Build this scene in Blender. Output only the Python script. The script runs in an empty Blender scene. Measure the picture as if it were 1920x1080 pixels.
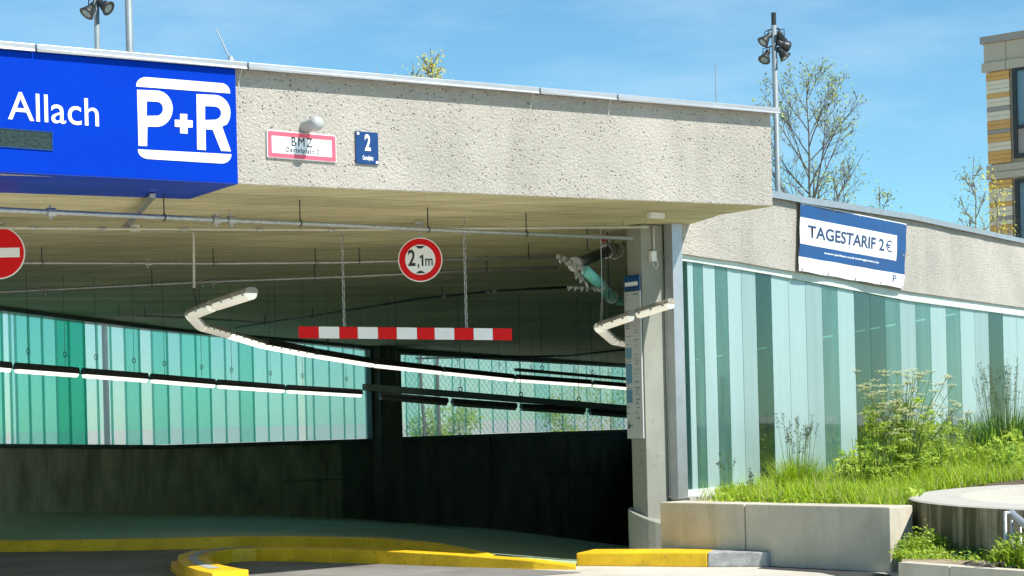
import bpy, bmesh, math, random
from mathutils import Vector, Matrix, geometry
random.seed(7)
R = math.radians
scene = bpy.context.scene
COL = scene.collection

# ------------------------------------------------------------------ camera
EYE = 1.45
FPX = 3300.0            # focal length in pixels of a 1920 px wide picture
HOR = 785.0             # row of the horizon at the middle of the picture
TH = 0.025              # small roll
cam_d = bpy.data.cameras.new('camera')
cam = bpy.data.objects.new('camera', cam_d); COL.objects.link(cam)
cam_d.sensor_width = 36.0; cam_d.lens = 36.0*FPX/1920.0
cam_d.shift_y = (HOR-540.0)/1920.0
cam_d.clip_start = 0.1; cam_d.clip_end = 3000
cam.matrix_world = Matrix.Translation((0, 0, EYE)) @ Matrix.Rotation(TH, 4, 'Y') @ Matrix.Rotation(R(90), 4, 'X')
scene.camera = cam

# ------------------------------------------------------------------ light
SUN_EL, SUN_AZ = 50.0, 124.0        # azimuth clockwise from +Y
world = bpy.data.worlds.new('World'); scene.world = world; world.use_nodes = True
wn, wl = world.node_tree.nodes, world.node_tree.links
bg = wn['Background']; bg.inputs[1].default_value = 0.15
sky = wn.new('ShaderNodeTexSky'); sky.sky_type = 'NISHITA'; sky.sun_disc = False
sky.sun_elevation = R(SUN_EL); sky.sun_rotation = R(SUN_AZ)
sky.air_density = 1.0; sky.dust_density = 0.3; sky.ozone_density = 2.5; sky.altitude = 500
geo = wn.new('ShaderNodeNewGeometry')
mp = wn.new('ShaderNodeMapping'); mp.inputs['Scale'].default_value = (2.2, 2.2, 9.0); mp.inputs['Rotation'].default_value = (0.2, 0.35, 0.4)
wl.new(geo.outputs['Incoming'], mp.inputs[0])
nz = wn.new('ShaderNodeTexNoise'); nz.inputs['Scale'].default_value = 2.3; nz.inputs['Detail'].default_value = 7; nz.inputs['Roughness'].default_value = 0.62
wl.new(mp.outputs[0], nz.inputs['Vector'])
rp = wn.new('ShaderNodeValToRGB'); rp.color_ramp.elements[0].position = 0.46; rp.color_ramp.elements[1].position = 0.86
rp.color_ramp.elements[1].color = (0.42, 0.42, 0.42, 1)
wl.new(nz.outputs[0], rp.inputs[0])
tint = wn.new('ShaderNodeMix'); tint.data_type = 'RGBA'; tint.blend_type = 'MULTIPLY'; tint.inputs[0].default_value = 1
tint.inputs[7].default_value = (0.48, 0.73, 0.75, 1)
wl.new(sky.outputs[0], tint.inputs[6])
cl = wn.new('ShaderNodeMix'); cl.data_type = 'RGBA'; cl.inputs[7].default_value = (3.6, 4.5, 5.0, 1)
wl.new(rp.outputs[0], cl.inputs[0]); wl.new(tint.outputs[2], cl.inputs[6])
wl.new(cl.outputs[2], bg.inputs[0])
sun_d = bpy.data.lights.new('sun', 'SUN'); sun_d.energy = 5.0; sun_d.angle = R(0.53); sun_d.color = (1.0, 0.96, 0.9)
sun = bpy.data.objects.new('sun', sun_d); COL.objects.link(sun)
sdir = Vector((math.sin(R(SUN_AZ))*math.cos(R(SUN_EL)), math.cos(R(SUN_AZ))*math.cos(R(SUN_EL)), math.sin(R(SUN_EL))))
sun.rotation_euler = sdir.to_track_quat('Z', 'Y').to_euler(); sun.location = (10, 0, 20)
vs = scene.view_settings
vs.view_transform = 'Standard'; vs.look = 'None'; vs.gamma = 1.0; vs.use_curve_mapping = False; vs.exposure = 0.55
scene.cycles.max_bounces = 10; scene.cycles.diffuse_bounces = 8; scene.cycles.transparent_max_bounces = 24; scene.cycles.transmission_bounces = 8
scene.cycles.sample_clamp_indirect = 6.0
scene.cycles.use_denoising = True

# ------------------------------------------------------------------ helpers
def V(*a): return Vector(a)
RIGHT = V(math.cos(TH), 0, -math.sin(TH)); UPV = V(math.sin(TH), 0, math.cos(TH)); FWD = V(0, 1, 0)
CAM = V(0, 0, EYE)
def ray(px, py): return FWD + RIGHT*((px-960.0)/FPX) + UPV*((HOR-py)/FPX)
def at(px, py, Z): d = ray(px, py); return CAM + d*(Z/d.y)
def at_z(px, py, z): d = ray(px, py); return CAM + d*((z-EYE)/d.z)
class Plane:
    """a vertical (or any) plane with a local frame: t along, up, n out towards the viewer"""
    def __init__(s, P, t, up=V(0, 0, 1)):
        s.P = Vector(P); s.t = Vector(t).normalized(); s.up = Vector(up).normalized(); s.n = s.t.cross(s.up).normalized()
    def hit(s, px, py, off=0.0):
        d = ray(px, py); P = s.P + s.n*off
        return CAM + d*((P-CAM).dot(s.n)/d.dot(s.n))
    def uv(s, px, py, off=0.0):
        q = s.hit(px, py, off) - s.P
        return (q.dot(s.t), q.dot(s.up))
    def pt(s, u, v, w=0.0): return s.P + s.t*u + s.up*v + s.n*w
    def mat(s): return Matrix((s.t, s.up, s.n)).transposed()
def lerp(a, b, f): return a + (b-a)*f
def interp(xs, ys, x):
    if x <= xs[0]: i = 0
    elif x >= xs[-1]: i = len(xs)-2
    else: i = max(k for k in range(len(xs)-1) if xs[k] <= x)
    f = (x-xs[i])/(xs[i+1]-xs[i]); return ys[i] + (ys[i+1]-ys[i])*f

def wloc(o):
    p = Vector((0, 0, 0))
    while o is not None: p += o.location; o = o.parent
    return p
class MB:
    def __init__(s): s.v = []; s.f = []; s.m = []; s.cur = 0
    def face(s, pts):
        b = len(s.v); s.v += [tuple(p) for p in pts]; s.f.append(tuple(range(b, b+len(pts)))); s.m.append(s.cur)
    def hexa(s, p):      # 8 points: bottom 4 ccw, top 4 ccw
        b = len(s.v); s.v += [tuple(q) for q in p]
        for q in ((3, 2, 1, 0), (4, 5, 6, 7), (0, 1, 5, 4), (1, 2, 6, 5), (2, 3, 7, 6), (3, 0, 4, 7)):
            s.f.append(tuple(b+i for i in q)); s.m.append(s.cur)
    def obox(s, c, ax, ay, az, hx, hy, hz):
        c = Vector(c); ax = Vector(ax)*hx; ay = Vector(ay)*hy; az = Vector(az)*hz
        s.hexa([c-ax-ay-az, c+ax-ay-az, c+ax+ay-az, c-ax+ay-az, c-ax-ay+az, c+ax-ay+az, c+ax+ay+az, c-ax+ay+az])
    def pbox(s, pl, u0, v0, u1, v1, w0, w1):
        P = pl.pt
        s.hexa([P(u0, v0, w1), P(u1, v0, w1), P(u1, v0, w0), P(u0, v0, w0), P(u0, v1, w1), P(u1, v1, w1), P(u1, v1, w0), P(u0, v1, w0)])
    def tube(s, pts, r, n=8, caps=True):
        pts = [Vector(p) for p in pts]; rs = r if isinstance(r, (list, tuple)) else [r]*len(pts)
        rings = []; a0 = None
        for i, p in enumerate(pts):
            d = (pts[min(i+1, len(pts)-1)] - pts[max(i-1, 0)])
            if d.length < 1e-9: d = V(0, 0, 1)
            d.normalize()
            if a0 is None: a0 = d.orthogonal().normalized()
            a0 = (a0 - d*a0.dot(d))
            if a0.length < 1e-6: a0 = d.orthogonal()
            a0.normalize(); b0 = d.cross(a0)
            base = len(s.v)
            for k in range(n):
                an = 2*math.pi*k/n
                s.v.append(tuple(p + (a0*math.cos(an) + b0*math.sin(an))*rs[i]))
            rings.append(base)
        for i in range(len(pts)-1):
            for k in range(n):
                k2 = (k+1) % n
                s.f.append((rings[i]+k, rings[i]+k2, rings[i+1]+k2, rings[i+1]+k)); s.m.append(s.cur)
        if caps:
            s.f.append(tuple(rings[0]+k for k in reversed(range(n)))); s.m.append(s.cur)
            s.f.append(tuple(rings[-1]+k for k in range(n))); s.m.append(s.cur)
    def ring(s, c, ax, ay, rad, r, n=16, m=6):
        c = Vector(c); ax = Vector(ax); ay = Vector(ay); az = ax.cross(ay)
        base = len(s.v)
        for i in range(n):
            a = 2*math.pi*i/n; o = ax*math.cos(a)+ay*math.sin(a)
            for k in range(m):
                b = 2*math.pi*k/m
                s.v.append(tuple(c + o*(rad+r*math.cos(b)) + az*(r*math.sin(b))))
        for i in range(n):
            for k in range(m):
                i2, k2 = (i+1) % n, (k+1) % m
                s.f.append((base+i*m+k, base+i2*m+k, base+i2*m+k2, base+i*m+k2)); s.m.append(s.cur)
    def disc(s, c, ax, ay, rad, h0, h1, n=40, ry=None):
        """a solid disc, axis = ax x ay, from h0 to h1"""
        c = Vector(c); ax = Vector(ax); ay = Vector(ay); az = ax.cross(ay); ry = rad if ry is None else ry
        lo = [c + ax*math.cos(2*math.pi*i/n)*rad + ay*math.sin(2*math.pi*i/n)*ry + az*h0 for i in range(n)]
        hi = [p + az*(h1-h0) for p in lo]
        s.face(list(reversed(lo))); s.face(hi)
        for i in range(n): j = (i+1) % n; s.face([lo[i], lo[j], hi[j], hi[i]])
    def lathe(s, c, axis, prof, n=16):
        c = Vector(c); az = Vector(axis).normalized(); ax = az.orthogonal().normalized(); ay = az.cross(ax)
        base = len(s.v)
        for (r, h) in prof:
            for k in range(n):
                a = 2*math.pi*k/n; s.v.append(tuple(c + az*h + (ax*math.cos(a)+ay*math.sin(a))*r))
        for i in range(len(prof)-1):
            for k in range(n):
                k2 = (k+1) % n
                s.f.append((base+i*n+k, base+i*n+k2, base+(i+1)*n+k2, base+(i+1)*n+k)); s.m.append(s.cur)
    def ribbon(s, P, zb, zt, th, front=0.0, closed_ends=True):
        """solid wall on a plan polyline P (list of (x,y)); front face stands 'front' towards the viewer, th thick backwards"""
        n = len(P); P = [Vector((p[0], p[1])) for p in P]
        zb = zb if isinstance(zb, (list, tuple)) else [zb]*n
        zt = zt if isinstance(zt, (list, tuple)) else [zt]*n
        nr = []
        for i in range(n):
            ds = []
            if i > 0: ds.append((P[i]-P[i-1]).normalized())
            if i < n-1: ds.append((P[i+1]-P[i]).normalized())
            d = sum(ds, Vector((0, 0))).normalized(); k = 1.0/max(0.4, d.dot(ds[0]))
            nr.append(Vector((d.y, -d.x))*k)
        base = len(s.v)
        for i in range(n):
            f = P[i] + nr[i]*front; b = P[i] + nr[i]*(front-th)
            s.v += [(f.x, f.y, zb[i]), (f.x, f.y, zt[i]), (b.x, b.y, zt[i]), (b.x, b.y, zb[i])]
        for i in range(n-1):
            a, b = base+4*i, base+4*(i+1)
            for q in ((0, 1), (1, 2), (2, 3), (3, 0)):
                s.f.append((a+q[0], b+q[0], b+q[1], a+q[1])); s.m.append(s.cur)
        if closed_ends:
            s.f.append((base, base+1, base+2, base+3)); e = base+4*(n-1); s.f.append((e+3, e+2, e+1, e)); s.m += [s.cur]*2
    def prism(s, poly, zbf, ztf):
        """horizontal slab over a plan polygon; zbf/ztf give heights (functions of x,y) ; ztf None = sheet"""
        p3 = [Vector((p[0], p[1], 0)) for p in poly]
        tris = geometry.tessellate_polygon([p3])
        for t in tris:
            q = [poly[i] for i in t]
            s.face([(a[0], a[1], zbf(a[0], a[1])) for a in q])
            if ztf: s.face([(a[0], a[1], ztf(a[0], a[1])) for a in q])
        if ztf:
            for i in range(len(poly)):
                a, b = poly[i], poly[(i+1) % len(poly)]
                s.face([(a[0], a[1], zbf(*a)), (b[0], b[1], zbf(*b)), (b[0], b[1], ztf(*b)), (a[0], a[1], ztf(*a))])
    def build(s, name, mat, parent=None, smooth=False, bevel=0.0, merge=False):
        me = bpy.data.meshes.new(name)
        off = wloc(parent) if parent is not None else (s.origin if hasattr(s, 'origin') else V(0, 0, 0))
        me.from_pydata([(a[0]-off[0], a[1]-off[1], a[2]-off[2]) for a in s.v], [], s.f); me.update()
        mats = mat if isinstance(mat, (list, tuple)) else [mat]
        for m in mats: me.materials.append(m)
        if len(mats) > 1: me.polygons.foreach_set('material_index', s.m)
        bm = bmesh.new(); bm.from_mesh(me)
        if merge or bevel > 0: bmesh.ops.remove_doubles(bm, verts=bm.verts, dist=0.0004)
        bmesh.ops.recalc_face_normals(bm, faces=bm.faces)
        if bevel > 0:
            ed = [e for e in bm.edges if len(e.link_faces) == 2 and e.calc_face_angle(0) > 0.5]
            bmesh.ops.bevel(bm, geom=ed, offset=bevel, segments=2, affect='EDGES', profile=0.6)
        bm.to_mesh(me); bm.free()
        if smooth:
            for p in me.polygons: p.use_smooth = True
        o = bpy.data.objects.new(name, me); COL.objects.link(o)
        if parent is not None: o.parent = parent
        elif hasattr(s, 'origin'): o.location = s.origin
        return o
def tag(o, label=None, cat=None, group=None, kind=None):
    if label: o['label'] = label
    if cat: o['category'] = cat
    if group: o['group'] = group
    if kind: o['kind'] = kind
    return o
def thing(name, loc, label, cat, group=None):
    o = bpy.data.objects.new(name, None); COL.objects.link(o); o.location = loc; o.empty_display_size = 0.2
    return tag(o, label, cat, group)
def structure(o): o['kind'] = 'structure'; return o
def copy_tree(o, parent=None):
    c = o.copy(); COL.objects.link(c)
    if parent is not None: c.parent = parent
    for ch in [x for x in scene.objects if x.parent is o]: copy_tree(ch, c)
    return c

# flat lettering and shapes, as thin real geometry on a plane
def curve_mesh(name, cu, M3, origin, mat, parent, fit=None, sx=1.0):
    ob = bpy.data.objects.new('tmp', cu); COL.objects.link(ob)
    dg = bpy.context.evaluated_depsgraph_get(); dg.update()
    me = bpy.data.meshes.new_from_object(ob.evaluated_get(dg)); bpy.data.objects.remove(ob)
    co = [v.co.copy() for v in me.vertices]
    if fit:
        u0, v0, u1, v1 = fit
        x0 = min(c.x for c in co); x1 = max(c.x for c in co); y0 = min(c.y for c in co); y1 = max(c.y for c in co)
        for c in co:
            c.x = u0 + (c.x-x0)/(x1-x0)*(u1-u0); c.y = v0 + (c.y-y0)/(y1-y0)*(v1-v0)
    off = wloc(parent)
    for v, c in zip(me.vertices, co): v.co = M3 @ c + origin - off
    me.name = name; me.materials.clear(); me.materials.append(mat)
    o = bpy.data.objects.new(name, me); COL.objects.link(o); o.parent = parent
    return o
def text(name, s, pl, fit, w, mat, parent, bold=0.0, space=1.0):
    cu = bpy.data.curves.new(name, 'FONT'); cu.body = s; cu.size = 1; cu.offset = bold; cu.space_character = space
    cu.resolution_u = 4; cu.extrude = 0.0012
    return curve_mesh(name, cu, pl.mat(), pl.P + pl.n*w, mat, parent, fit)
def shape(name, loops, pl, w, mat, parent, th=0.0012):
    cu = bpy.data.curves.new(name, 'CURVE'); cu.dimensions = '2D'; cu.fill_mode = 'BOTH'; cu.extrude = th
    for lp in loops:
        sp = cu.splines.new('POLY'); sp.points.add(len(lp)-1); sp.use_cyclic_u = True
        for q, (u, v) in zip(sp.points, lp): q.co = (u, v, 0, 1)
    return curve_mesh(name, cu, pl.mat(), pl.P + pl.n*w, mat, parent)
def arc(cx, cy, rx, ry, a0, a1, n=10):
    return [(cx+rx*math.cos(R(lerp(a0, a1, i/n))), cy+ry*math.sin(R(lerp(a0, a1, i/n)))) for i in range(n+1)]

# ------------------------------------------------------------------ materials
def new_mat(name):
    m = bpy.data.materials.new(name); m.use_nodes = True
    return m, m.node_tree.nodes, m.node_tree.links, m.node_tree.nodes['Principled BSDF']
def flat(name, col, rough=0.5, metal=0.0, var=0.06, scale=14.0, bump=0.0, coat=0.0):
    m, n, l, b = new_mat(name)
    b.inputs['Roughness'].default_value = rough; b.inputs['Metallic'].default_value = metal; b.inputs['Coat Weight'].default_value = coat
    tc = n.new('ShaderNodeTexCoord'); nz = n.new('ShaderNodeTexNoise'); nz.inputs['Scale'].default_value = scale; nz.inputs['Detail'].default_value = 6; nz.inputs['Roughness'].default_value = 0.65
    l.new(tc.outputs['Object'], nz.inputs['Vector'])
    cr = n.new('ShaderNodeValToRGB'); cr.color_ramp.elements[0].position = 0.3; cr.color_ramp.elements[1].position = 0.7
    cr.color_ramp.elements[0].color = (*[c*(1-var*1.6) for c in col], 1); cr.color_ramp.elements[1].color = (*[min(1, c*(1+var)) for c in col], 1)
    l.new(nz.outputs[0], cr.inputs[0]); l.new(cr.outputs[0], b.inputs['Base Color'])
    if bump:
        bp = n.new('ShaderNodeBump'); bp.inputs['Strength'].default_value = bump; bp.inputs['Distance'].default_value = 0.01
        l.new(nz.outputs[0], bp.inputs['Height']); l.new(bp.outputs[0], b.inputs['Normal'])
    return m
def concrete(name, col, grain=60.0, bump=0.3, blotch=0.18, blotch_scale=0.9, streak=0.0, streak_col=(0.03, 0.03, 0.02), pits=0.0, pit_scale=14, boards=None, rough=0.85, dist=0.01, streak_scale=(9, 9, 0.7), streak_lo=0.5):
    m, n, l, b = new_mat(name); b.inputs['Roughness'].default_value = rough
    tc = n.new('ShaderNodeTexCoord'); obj = tc.outputs['Object']
    def noise(sc, det=8, ro=0.6, vec=None):
        q = n.new('ShaderNodeTexNoise'); q.inputs['Scale'].default_value = sc; q.inputs['Detail'].default_value = det; q.inputs['Roughness'].default_value = ro
        l.new(vec or obj, q.inputs['Vector']); return q.outputs[0]
    def ramp(f, p0, p1, c0=(0, 0, 0, 1), c1=(1, 1, 1, 1)):
        q = n.new('ShaderNodeValToRGB'); q.color_ramp.elements[0].position = p0; q.color_ramp.elements[1].position = p1
        q.color_ramp.elements[0].color = c0; q.color_ramp.elements[1].color = c1; l.new(f, q.inputs[0]); return q.outputs[0]
    def mix(f, a, c, mode='MIX'):
        q = n.new('ShaderNodeMix'); q.data_type = 'RGBA'; q.blend_type = mode
        if isinstance(f, float): q.inputs[0].default_value = f
        else: l.new(f, q.inputs[0])
        for idx, x in ((6, a), (7, c)):
            if isinstance(x, tuple): q.inputs[idx].default_value = (*x, 1)
            else: l.new(x, q.inputs[idx])
        return q.outputs[2]
    dark = tuple(c*(1-blotch) for c in col); lite = tuple(min(1, c*(1+blotch*0.6)) for c in col)
    big = ramp(noise(blotch_scale, 9, 0.62), 0.33, 0.68)
    c = mix(big, dark, lite)
    g = noise(grain, 5, 0.7)
    c = mix(ramp(g, 0.35, 0.7), mix(1.0, c, (0.80, 0.80, 0.80), 'MULTIPLY'), c)
    h = g
    if pits:
        vz = n.new('ShaderNodeTexVoronoi'); vz.inputs['Scale'].default_value = pit_scale; l.new(obj, vz.inputs['Vector'])
        pn = noise(pit_scale*0.35, 3)
        ad = n.new('ShaderNodeMath'); ad.operation = 'ADD'; l.new(vz.outputs['Distance'], ad.inputs[0]); l.new(ramp(pn, 0.48, 0.70, (0.0, 0, 0, 1), (0.45, 0.45, 0.45, 1)), ad.inputs[1])
        pm = ramp(ad.outputs[0], 0.10, 0.24)
        c = mix(pm, mix(pits, c, (0.07, 0.06, 0.05)), c)
        ml = n.new('ShaderNodeMath'); ml.operation = 'MULTIPLY'; l.new(h, ml.inputs[0]); l.new(pm, ml.inputs[1]); h = ml.outputs[0]
    if streak:
        mpv = n.new('ShaderNodeMapping'); mpv.inputs['Scale'].default_value = streak_scale; l.new(obj, mpv.inputs[0])
        sm = ramp(noise(1.0, 5, 0.6, mpv.outputs[0]), streak_lo, streak_lo+0.18, (0, 0, 0, 1), (streak, streak, streak, 1))
        c = mix(sm, c, streak_col)
    if boards:
        ax, wdt, dk = boards    # direction across the boards (unit vector), board width, darkness
        dp = n.new('ShaderNodeVectorMath'); dp.operation = 'DOT_PRODUCT'; l.new(obj, dp.inputs[0]); dp.inputs[1].default_value = ax
        dv = n.new('ShaderNodeMath'); dv.operation = 'DIVIDE'; l.new(dp.outputs['Value'], dv.inputs[0]); dv.inputs[1].default_value = wdt
        fl = n.new('ShaderNodeMath'); fl.operation = 'FLOOR'; l.new(dv.outputs[0], fl.inputs[0])
        fr = n.new('ShaderNodeMath'); fr.operation = 'FRACT'; l.new(dv.outputs[0], fr.inputs[0])
        wn_ = n.new('ShaderNodeTexWhiteNoise'); wn_.noise_dimensions = '1D'; l.new(fl.outputs[0], wn_.inputs['W'])
        c = mix(ramp(wn_.outputs['Value'], 0.0, 1.0, (1-dk, 1-dk, 1-dk, 1), (1, 1, 1, 1)), (0.0, 0.0, 0.0), c) if False else mix(1.0, c, ramp(wn_.outputs['Value'], 0.0, 1.0, (1-dk, 1-dk, 1-dk*1.1, 1), (1, 1, 1, 1)), 'MULTIPLY')
        jt = ramp(fr.outputs[0], 0.03, 0.06)
        c = mix(jt, mix(1.0, c, (0.55, 0.52, 0.46), 'MULTIPLY'), c)
        mw = n.new('ShaderNodeMapping'); mw.inputs['Rotation'].default_value = (0, 0, -math.atan2(ax[0], ax[1])*-1); mw.inputs['Scale'].default_value = (0.5, 9, 1)
        l.new(obj, mw.inputs[0])
        wg = ramp(noise(1.3, 6, 0.7, mw.outputs[0]), 0.35, 0.65, (0.72, 0.70, 0.66, 1), (1, 1, 1, 1))
        c = mix(1.0, c, wg, 'MULTIPLY')
    l.new(c, b.inputs['Base Color'])
    bp = n.new('ShaderNodeBump'); bp.inputs['Strength'].default_value = bump; bp.inputs['Distance'].default_value = dist
    l.new(h, bp.inputs['Height']); l.new(bp.outputs[0], b.inputs['Normal'])
    return m
def glass(name, tint, clear, frost, frost_col, rough=0.25, streaks=0.15):
    """profiled glass: part lets the view through (tinted), part scatters"""
    m, n, l, b = new_mat(name)
    out = n['Material Output']
    tr = n.new('ShaderNodeBsdfTransparent'); tr.inputs[0].default_value = (*tint, 1)
    tl = n.new('ShaderNodeBsdfTranslucent'); df = n.new('ShaderNodeBsdfDiffuse')
    tc = n.new('ShaderNodeTexCoord'); mpv = n.new('ShaderNodeMapping'); mpv.inputs['Scale'].default_value = (5, 5, 0.6); l.new(tc.outputs['Object'], mpv.inputs[0])
    nz = n.new('ShaderNodeTexNoise'); nz.inputs['Scale'].default_value = 1.0; nz.inputs['Detail'].default_value = 6; l.new(mpv.outputs[0], nz.inputs['Vector'])
    cr = n.new('ShaderNodeValToRGB'); cr.color_ramp.elements[0].position = 0.3; cr.color_ramp.elements[1].position = 0.7
    cr.color_ramp.elements[0].color = (*[c*(1-streaks) for c in frost_col], 1); cr.color_ramp.elements[1].color = (*frost_col, 1)
    l.new(nz.outputs[0], cr.inputs[0]); l.new(cr.outputs[0], tl.inputs[0]); l.new(cr.outputs[0], df.inputs[0])
    fz = n.new('ShaderNodeMixShader'); fz.inputs[0].default_value = frost; l.new(tl.outputs[0], fz.inputs[1]); l.new(df.outputs[0], fz.inputs[2])
    a = n.new('ShaderNodeMixShader'); a.inputs[0].default_value = 1-clear; l.new(tr.outputs[0], a.inputs[1]); l.new(fz.outputs[0], a.inputs[2])
    gl = n.new('ShaderNodeBsdfGlossy'); gl.inputs['Roughness'].default_value = rough; gl.inputs[0].default_value = (0.9, 1, 0.98, 1)
    lw = n.new('ShaderNodeLayerWeight'); pw = n.new('ShaderNodeMath'); pw.operation = 'POWER'; pw.inputs[1].default_value = 4.0; l.new(lw.outputs['Facing'], pw.inputs[0])
    fr = n.new('ShaderNodeMath'); fr.operation = 'MULTIPLY_ADD'; fr.inputs[1].default_value = 0.6; fr.inputs[2].default_value = 0.04; l.new(pw.outputs[0], fr.inputs[0])
    f = n.new('ShaderNodeMixShader'); l.new(fr.outputs[0], f.inputs[0]); l.new(a.outputs[0], f.inputs[1]); l.new(gl.outputs[0], f.inputs[2])
    l.new(f.outputs[0], out.inputs['Surface'])
    return m
def emit(name, col, strength, base=(0.8, 0.8, 0.8)):
    m, n, l, b = new_mat(name); b.inputs['Base Color'].default_value = (*base, 1); b.inputs['Roughness'].default_value = 0.35
    b.inputs['Emission Color'].default_value = (*col, 1); b.inputs['Emission Strength'].default_value = strength
    return m
def leaf_mat(name, c0, c1, tl=0.35):
    m, n, l, b = new_mat(name); out = n['Material Output']
    oi = n.new('ShaderNodeNewGeometry'); cr = n.new('ShaderNodeValToRGB')
    cr.color_ramp.elements[0].color = (*c0, 1); cr.color_ramp.elements[1].color = (*c1, 1); l.new(oi.outputs['Random Per Island'], cr.inputs[0])
    l.new(cr.outputs[0], b.inputs['Base Color']); b.inputs['Roughness'].default_value = 0.55
    t = n.new('ShaderNodeBsdfTranslucent'); l.new(cr.outputs[0], t.inputs[0])
    mx = n.new('ShaderNodeMixShader'); mx.inputs[0].default_value = tl; l.new(b.outputs[0], mx.inputs[1]); l.new(t.outputs[0], mx.inputs[2]); l.new(mx.outputs[0], out.inputs['Surface'])
    return m

T2 = V(0.807, 0.590, 0).normalized()
M = {}
M['hammered'] = concrete('bush_hammered_concrete', (0.60, 0.56, 0.485), grain=44, bump=1.0, blotch=0.16, blotch_scale=0.9, pits=0.8, pit_scale=25, dist=0.035, streak=0.22, streak_col=(0.20, 0.18, 0.15), streak_scale=(2.2, 2.2, 0.35), streak_lo=0.54)
M['ceiling'] = concrete('board_marked_ceiling', (0.80, 0.74, 0.46), grain=30, bump=0.25, blotch=0.22, blotch_scale=0.5, boards=((-T2.y, T2.x, 0), 0.55, 0.18))
M['column'] = concrete('smooth_column_concrete', (0.30, 0.305, 0.255), grain=70, bump=0.12, blotch=0.14, blotch_scale=1.3, pits=0.25, pit_scale=9)
M['planter'] = concrete('planter_concrete', (0.60, 0.55, 0.43), grain=80, bump=0.15, blotch=0.14, blotch_scale=2.2, streak=0.25, streak_col=(0.16, 0.14, 0.09), streak_scale=(5, 5, 0.8), streak_lo=0.52)
M['ring'] = concrete('algae_streaked_concrete', (0.46, 0.42, 0.27), grain=70, bump=0.2, blotch=0.25, blotch_scale=2.0, streak=0.9, streak_col=(0.05, 0.048, 0.012), streak_scale=(5.5, 5.5, 0.35), streak_lo=0.40)
M['ring_top'] = concrete('pale_top_concrete', (0.50, 0.475, 0.41), grain=80, bump=0.1, blotch=0.07, blotch_scale=2.5)
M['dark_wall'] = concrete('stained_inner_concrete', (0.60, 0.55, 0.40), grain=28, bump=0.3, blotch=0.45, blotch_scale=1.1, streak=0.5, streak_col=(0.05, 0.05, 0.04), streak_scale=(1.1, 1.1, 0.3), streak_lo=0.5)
M['inner_black'] = concrete('dark_inner_concrete', (0.22, 0.225, 0.19), grain=20, bump=0.3, blotch=0.35, blotch_scale=0.8)  # inner concrete in a darker tone
M['ramp'] = concrete('green_light_tinted_ramp', (0.44, 0.58, 0.38), grain=90, bump=0.1, blotch=0.2, blotch_scale=0.4, rough=0.7)  # green light from the glass is put into the floor colour
M['paving'] = concrete('pale_ground', (0.58, 0.545, 0.46), grain=70, bump=0.25, blotch=0.22, blotch_scale=0.7)
M['asphalt'] = concrete('worn_asphalt', (0.23, 0.22, 0.20), grain=160, bump=0.5, blotch=0.32, blotch_scale=0.8, rough=0.9)
M['dark_ground'] = concrete('dark_ground_patch', (0.045, 0.045, 0.045), grain=120, bump=0.5, blotch=0.3, blotch_scale=3)  # very dark tone for the ground strip by the planter wall
M['soil'] = concrete('garden_soil', (0.10, 0.07, 0.04), grain=30, bump=0.6, blotch=0.3, blotch_scale=2)
M['sand'] = concrete('trodden_sand', (0.36, 0.29, 0.19), grain=60, bump=0.5, blotch=0.3, blotch_scale=3)
M['granite'] = concrete('granite_kerb', (0.46, 0.46, 0.45), grain=60, bump=0.8, blotch=0.4, blotch_scale=9, pits=0.5, pit_scale=70)
M['yellow'] = concrete('yellow_kerb_paint', (0.90, 0.55, 0.008), grain=50, bump=0.15, blotch=0.22, blotch_scale=2.5, streak=0.7, streak_col=(0.22, 0.17, 0.09), streak_scale=(2.2, 2.2, 14), streak_lo=0.60, pits=0.55, pit_scale=16, rough=0.55)
M['worn'] = concrete('worn_kerb_top', (0.42, 0.44, 0.42), grain=50, bump=0.2, blotch=0.2, blotch_scale=4)
M['zinc'] = flat('zinc_sheet', (0.44, 0.455, 0.47), 0.4, 0.45, 0.08, 3)
M['alu'] = flat('grey_metal', (0.42, 0.44, 0.46), 0.4, 0.6, 0.08, 4)
M['galv'] = flat('galvanised_steel', (0.42, 0.43, 0.42), 0.42, 0.7, 0.2, 30)
M['pole'] = flat('mast_paint', (0.21, 0.25, 0.27), 0.55, 0.2, 0.1, 3)
M['dark_metal'] = flat('dark_steel', (0.045, 0.05, 0.05), 0.45, 0.5, 0.1, 8)
M['green_frame'] = flat('green_grey_frame', (0.10, 0.15, 0.13), 0.5, 0.2, 0.1, 5)
M['pale_frame'] = flat('pale_frame_paint', (0.60, 0.66, 0.60), 0.5, 0.1, 0.06, 5)
M['blue'] = flat('blue_sign_sheet', (0.0, 0.034, 0.40), 0.6, 0.0, 0.05, 1.5)
M['blue'].node_tree.nodes['Principled BSDF'].inputs['Specular IOR Level'].default_value = 0.04
M['blue_dark'] = flat('blue_sign_underside', (0.002, 0.04, 0.40), 0.4, 0.0, 0.12, 1.5)
M['white'] = flat('white_vinyl', (0.80, 0.81, 0.82), 0.4, 0, 0.03, 6)
M['beacon'] = flat('beacon_grey', (0.42, 0.44, 0.43), 0.6, 0.1, 0.1, 12)
M['black'] = flat('black_print', (0.012, 0.012, 0.014), 0.5, 0, 0.02, 6)
M['led'] = flat('led_display', (0.02, 0.035, 0.03), 0.3, 0, 0.7, 55)
M['red'] = flat('sign_red', (0.66, 0.008, 0.010), 0.5, 0, 0.05, 5)
M['red'].node_tree.nodes['Principled BSDF'].inputs['Specular IOR Level'].default_value = 0.15
M['pink'] = flat('faded_pink_print', (0.80, 0.10, 0.15), 0.45, 0, 0.05, 6)
M['navy'] = flat('enamel_navy', (0.006, 0.035, 0.15), 0.2, 0, 0.05, 6, coat=0.5)
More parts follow.
